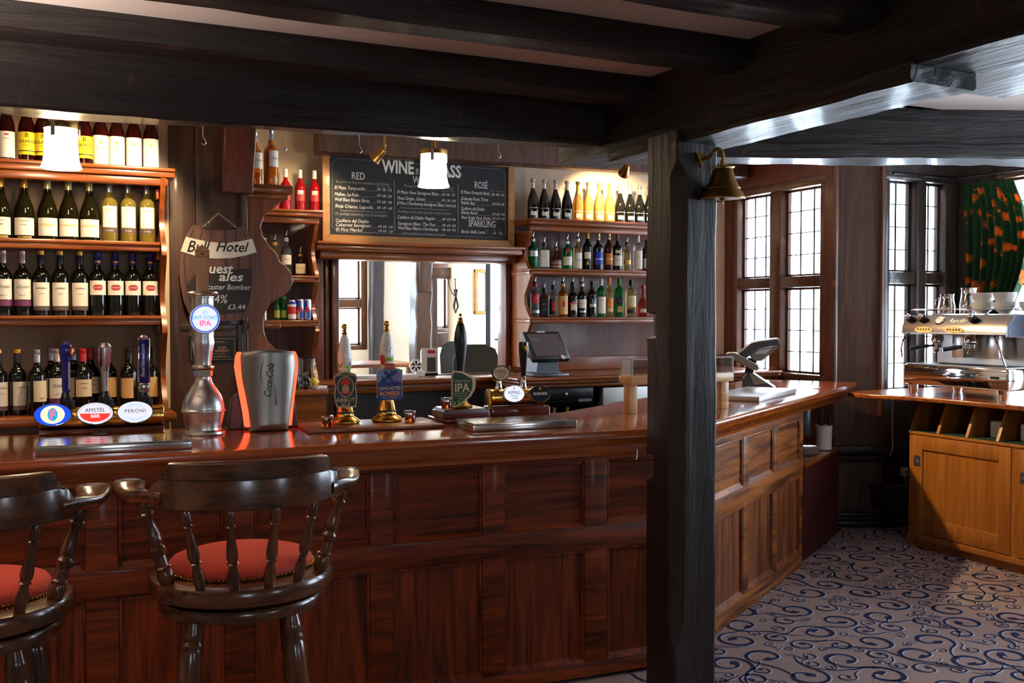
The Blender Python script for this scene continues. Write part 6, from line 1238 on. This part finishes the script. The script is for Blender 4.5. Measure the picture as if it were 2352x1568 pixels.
a = at(868, 357, Y=6.3); spot(a, (a.x - .55, 6.95, 2.0), 30, 'brass spot lamp above the wine list board')
spot((.62, 4.62, 2.55), (.1, 5.3, 1.8), 60, 'brass spot lamp hidden behind the beam, aimed at the wine shelves')
spot((3.86, 5.62, 2.42), (5.4, 4.6, .5), 215, 'brass spot lamp behind the beam aimed over the bar wing', ang=60)
spot((2.6, 5.0, 2.6), (2.1, 4.2, 1.1), 35, 'brass spot lamp behind the beam aimed down at the bar', ang=110)
ul = thing('ceiling_fill_lamp', 'tall black floor lamp, unseen, added to brighten the ceiling between the joists', 'lamp', (-1.25, 3.0, .001))  # added lamp, out of view, lifts the plaster strips between the joists
mb = MB(); mb.lathe([(.14, 0), (.14, .015), (.02, .03), (.012, .04), (.012, 1.62), (.03, 1.64), (.10, 1.72), (.11, 1.73), (.10, 1.73), (.03, 1.66), (0, 1.65)], 28); mb.build('stand', 'black', ul)
mb = MB(); mb.ball((0, 0, 1.70), .03, 12); mb.build('bulb', 'shade', ul)
L = bpy.data.lights.new('ceiling_fill_light', 'SPOT'); L.energy = 330; L.color = (1, .84, .76); L.spot_size = R(150); L.spot_blend = .5; L.shadow_soft_size = .05
o = bpy.data.objects.new('ceiling_fill_light', L); COL.objects.link(o); o.parent = ul; o.location = (0, 0, 1.745); o.rotation_euler = (R(180), 0, 0)
# hooks and nails under the beam
for px, py, l in ((466, 320, 'first cup hook under the bar beam, by the wine shelves'), (652, 335, 'second cup hook under the bar beam, above the corner shelves'), (825, 340, 'third cup hook under the bar beam, at the wine list frame'), (1145, 352, 'fourth cup hook under the bar beam, past the lit lamp'), (1302, 358, 'fifth cup hook under the bar beam, above the sparkling wines')):
    p = at(px, py, Y=4.33); mb = MB(); mb.tube([(p.x, 4.33, p.z + .06), (p.x, 4.33, p.z + .012), (p.x + .008, 4.33, p.z), (p.x + .013, 4.33, p.z - .014), (p.x + .004, 4.33, p.z - .024), (p.x - .006, 4.33, p.z - .014)], .0022, 6); tag(mb.build('cup_hook', 'steel'), l, 'hook', 'cup hooks under the bar beam')
# bell on the post
BL_ = at(1660, 458, Y=3.27); bell = thing('brass_bell', 'aged brass bell hanging from a hooked bracket on the post', 'bell', (BL_.x, 3.27, BL_.z))
mb = MB(); s = 4.0 / 2290 * .98
mb.lathe([(50 * s, 2 * s), (52 * s, 0), (53 * s, 3 * s), (50 * s, 10 * s), (42 * s, 20 * s), (40 * s, 24 * s), (41 * s, 26 * s), (39 * s, 28 * s), (33 * s, 40 * s), (27 * s, 56 * s), (24 * s, 68 * s), (21 * s, 72 * s), (0, 73 * s), (0, 68 * s), (20 * s, 66 * s), (30 * s, 40 * s), (46 * s, 8 * s)], 40); mb.build('bell_cup', 'brass_old', bell)
mb = MB(); mb.ball((0, 0, 6 * s), 9 * s, 12); mb.tube([(0, 0, 10 * s), (0, 0, 66 * s)], 2 * s); mb.tube([(0, 0, 0), (0, 0, -14 * s)], 1.6 * s, 6); mb.build('clapper', 'brass_old', bell)
mb = MB(); mb.lathe([(0, 0), (26 * s, 2 * s), (27 * s, 4 * s), (10 * s, 8 * s), (0, 9 * s)], 28, T(10 * s, 12 * s, 74 * s)); mb.build('cap_plate', 'brass', bell)
mb = MB(); mb.box(-5 * s, 5 * s, -3 * s, 3 * s, 72 * s, 92 * s, b=.002); mb.tube([(0, 0, 88 * s), (1 * s, 0, 104 * s), (-5 * s, 0, 116 * s), (-14 * s, .0, 119 * s), (-22 * s, .008, 112 * s), (-26 * s, .03, 100 * s), (-34 * s, .05, 96 * s)], 4 * s, 10); mb.prism([(-54 * s, 111 * s), (-26 * s, 110 * s), (-40 * s, 76 * s)], .052, .062); mb.build('bracket', 'brass_old', bell)
# ================================================================== things in the room beyond the hatch
def rp(px, Y): return at(px, 722, Y=Y).x
def rz_(px, py, Y): return at(px, py, Y=Y).z
M['oakpost'] = wood('room_oak', S(40, 20, 12), S(72, 40, 26), 'z', .5, .1, .4); M['greypost'] = wood('room_grey_oak', S(36, 34, 40), S(62, 58, 64), 'z', .5, .1, .3)
mb = MB(); rough_beam(mb, (rp(853, 10.3), 10.28, FZ + .01), (rp(853, 10.3), 10.28, 2.88), rp(882, 10.3) - rp(853, 10.3), .12, 14, .01, 41, (1, 0, 0)); tag(mb.build('wall_post', 'greypost'), 'grey oak stud beside the window seen through the hatch', 'post', kind='structure')
mb = MB(); x = rp(953, 9.3); rough_beam(mb, (x, 9.3, FZ + .01), (x + .03, 9.3, 2.88), rp(990, 9.3) - x, .2, 16, .015, 43, (1, 0, 0)); mb.box(x + .04, x + .17, 9.27, 9.5, 1.82, 2.3, b=.01); tag(mb.build('oak_post', 'oakpost'), 'rough brown oak post standing beyond the hatch', 'post', kind='structure')
mb = MB(); mb.box(rp(990, 9.9), rp(1046, 9.9), 9.9, 10.0, 1.98, 2.1, b=.01); mb.box(rp(996, 9.9), rp(1006, 9.9), 9.9, 10.0, FZ + .01, 2.0, b=.01); mb.box(rp(1000, 10.2), rp(1040, 10.2), 10.2, 10.3, 1.24, 1.40, b=.01); tag(mb.build('oak_lintel', 'oakpost'), 'oak lintel and jamb around the slim window beyond the hatch', 'lintel', kind='structure')
mb = MB(); x = rp(1040, 9.85); mb.box(x, rp(1060, 9.85), 9.85, 9.98, FZ + .01, 2.88); tag(mb.build('plaster_pier', 'plaster'), 'narrow cream pier carrying the candle sconce', 'pier', kind='structure')
sc_ = thing('candle_sconce', 'wrought iron candle sconce on the cream pier beyond the hatch', 'sconce'); xs_ = rp(1048, 9.8); zz_ = rz_(1048, 690, 9.8)
mb = MB(); mb.tube([(xs_ + .02, 9.83, zz_ + .12), (xs_, 9.82, zz_ + .02), (xs_ - .02, 9.82, zz_ - .06), (xs_, 9.82, zz_ - .13), (xs_ + .03, 9.82, zz_ - .06), (xs_ + .01, 9.82, zz_ + .02), (xs_ - .01, 9.82, zz_ + .12)], .010, 8); mb.tube([(xs_, 9.83, zz_ + .05), (xs_ - .06, 9.78, zz_ + .08), (xs_ - .10, 9.75, zz_ + .16), (xs_ - .12, 9.74, zz_ + .22)], .005, 6); mb.tube([(xs_, 9.83, zz_ + .05), (xs_ - .03, 9.75, zz_ + .12), (xs_ - .045, 9.72, zz_ + .22)], .005, 6); mb.lathe([(.005, 0), (.022, .006), (.02, .008)], 14, T(xs_ - .12, 9.74, zz_ + .22)); mb.lathe([(.005, 0), (.022, .006), (.02, .008)], 14, T(xs_ - .045, 9.72, zz_ + .22)); mb.build('bracket', 'iron', sc_)
mb = MB(); mb.lathe([(.010, .225), (.010, .29), (0, .29)], 12, T(xs_ - .045, 9.72, zz_)); mb.build('candle_tube', 'ceramic', sc_); mb = MB(); mb.ball((xs_ - .045, 9.72, zz_ + .31), .02, 12, None, 1, 1, 1.5); mb.build('candle_bulb', 'shade', sc_)
pf_ = thing('framed_picture', 'gilt framed print on the cream wall beyond the hatch', 'picture'); x0, x1, z0, z1 = rp(1091, 10.36), rp(1124, 10.36), rz_(1105, 722, 10.36), rz_(1105, 618, 10.36)
mb = MB(); t = .04; mb.box(x0, x1, 10.35, 10.395, z0, z0 + t, b=.006); mb.box(x0, x1, 10.35, 10.395, z1 - t, z1, b=.006); mb.box(x0, x0 + t, 10.351, 10.395, z0, z1, b=.006); mb.box(x1 - t, x1, 10.351, 10.395, z0, z1, b=.006); mb.build('frame', 'gilt', pf_); mb = MB(); mb.box(x0 + .02, x1 - .02, 10.38, 10.394, z0 + .02, z1 - .02); mb.build('print', 'paper', pf_)
dr_ = thing('door_1', 'white panelled door standing open beyond the hatch', 'door', (rp(1126, 9.0), 9.0, FZ + .002), R(35), kind='structure')
mb = MB(); h = 1.98; mb.box(0, .8, 0, .04, 0, h, b=.004); mb.build('leaf', 'white', dr_); mb = MB()
for a, b in ((.12, .9), (1.05, 1.85)):
    for c, d in ((.1, .37), (.44, .7)): mb.box(c, d, -.008, .0, a, b, b=.004)
mb.build('raised_panel', 'white', dr_); mb = MB(); mb.box(-.012, .0, -.005, .045, 0, h); mb.build('edge', 'iron', dr_); mb = MB(); mb.tube([(.06, -.02, .95), (.06, -.05, .95), (.15, -.05, .95)], .008, 8); mb.build('handle', 'iron', dr_)
tb = thing('dining_table', 'pale topped table in the bright room beyond the hatch', 'table', (2.58, 8.7, FZ + .001))
mb = MB(); mb.box(-.55, .5, -.35, .35, .735, .765, b=.01); mb.build('tabletop', 'bar_end', tb)
for sx in (-.45, .42):
    for sy in (-.28, .28): mb = MB(); mb.box(sx - .025, sx + .025, sy - .025, sy + .025, .001, .735); mb.build('leg', 'stool_v', tb)
M['chair_black'] = mat('chair_leather', S(16, 15, 15), .6, spec=.25)
def chair(loc, rz, label):
    c = thing('dining_chair', label, 'chair', loc, rz, 'dark chairs beyond the hatch')
    mb = MB(); mb.box(-.21, .21, -.21, .21, .43, .47, b=.012); mb.build('seat', 'chair_black', c)
    mb = MB(); mb.prism([(-.19, .55), (.19, .55), (.21, .8), (.17, .90), (.08, .94), (-.08, .94), (-.17, .90), (-.21, .8)], .18, .21); mb.build('backrest', 'chair_black', c, bev=.008)
    for sx in (-.17, .17):
        mb = MB(); mb.box(sx - .02, sx + .02, .17, .21, .0, .6); mb.build('leg', 'stool_v', c); mb = MB(); mb.box(sx - .02, sx + .02, -.19, -.15, 0, .43); mb.build('leg', 'stool_v', c)
chair((rp(1010, 8.85), 8.85, FZ + .001), R(-70), 'dark chair by the oak post beyond the hatch'); chair((rp(1082, 8.15), 8.15, FZ + .001), R(170), 'dark rounded chair back behind the black pump handle')
# leaflets and menus on the hatch sill
mh = thing('menu_holder', 'upright menus standing in a holder on the hatch sill', 'menus'); x = rp(985, 7.2)
mb = MB()
for i in range(3): mb.box(x - .06, x + .065, 7.20 + i * .012, 7.206 + i * .012, 1.145, 1.34 - .01 * i, RZ(0)); 
mb.m = 1; mb.box(x - .01, x + .05, 7.198, 7.2005, 1.30, 1.325); mb.m = 2; mb.box(x - .015, x + .055, 7.198, 7.2005, 1.16, 1.27); mb.build('menu_card', ['paper', 'badge_red', 'grey'], mh); mb = MB(); mb.box(x - .07, x + .07, 7.18, 7.26, 1.1355, 1.15, b=.003); mb.build('stand', 'black', mh)
mb = MB(); x = rp(958, 7.05)
for k in range(6): a = k * PI / 3; mb.lathe([(.022, 0), (.024, .004), (.022, .012), (0, .012)], 14, T(x - .02 + .03 * math.cos(a), 7.03, 1.215 + .03 * math.sin(a)) @ RX(R(90)))
mb.box(x - .035, x - .005, 7.02, 7.03, 1.185, 1.245); mb.box(x - .03, x + .045, 7.00, 7.05, 1.1355, 1.18, RZ(0), b=.006); tag(mb.build('card_holder', 'ceramic'), 'white flower shaped card holder on the hatch sill', 'holder')
for i, (px, w, l) in enumerate(((838, .12, 'loose white leaflets on the hatch sill behind the two pumps'), (925, .09, 'cream leaflet pile beside the flower shaped holder'))):
    mb = MB(); x = rp(px, 7.02)
    for j in range(4): mb.box(x - w, x + w, 6.93, 7.06, 1.1355 + j * .006, 1.1405 + j * .006, T(x, 7, 0) @ RZ(.06 * (j - 1.5)) @ T(-x, -7, 0))
    tag(mb.build('leaflet_pile', 'paper'), l, 'leaflets')
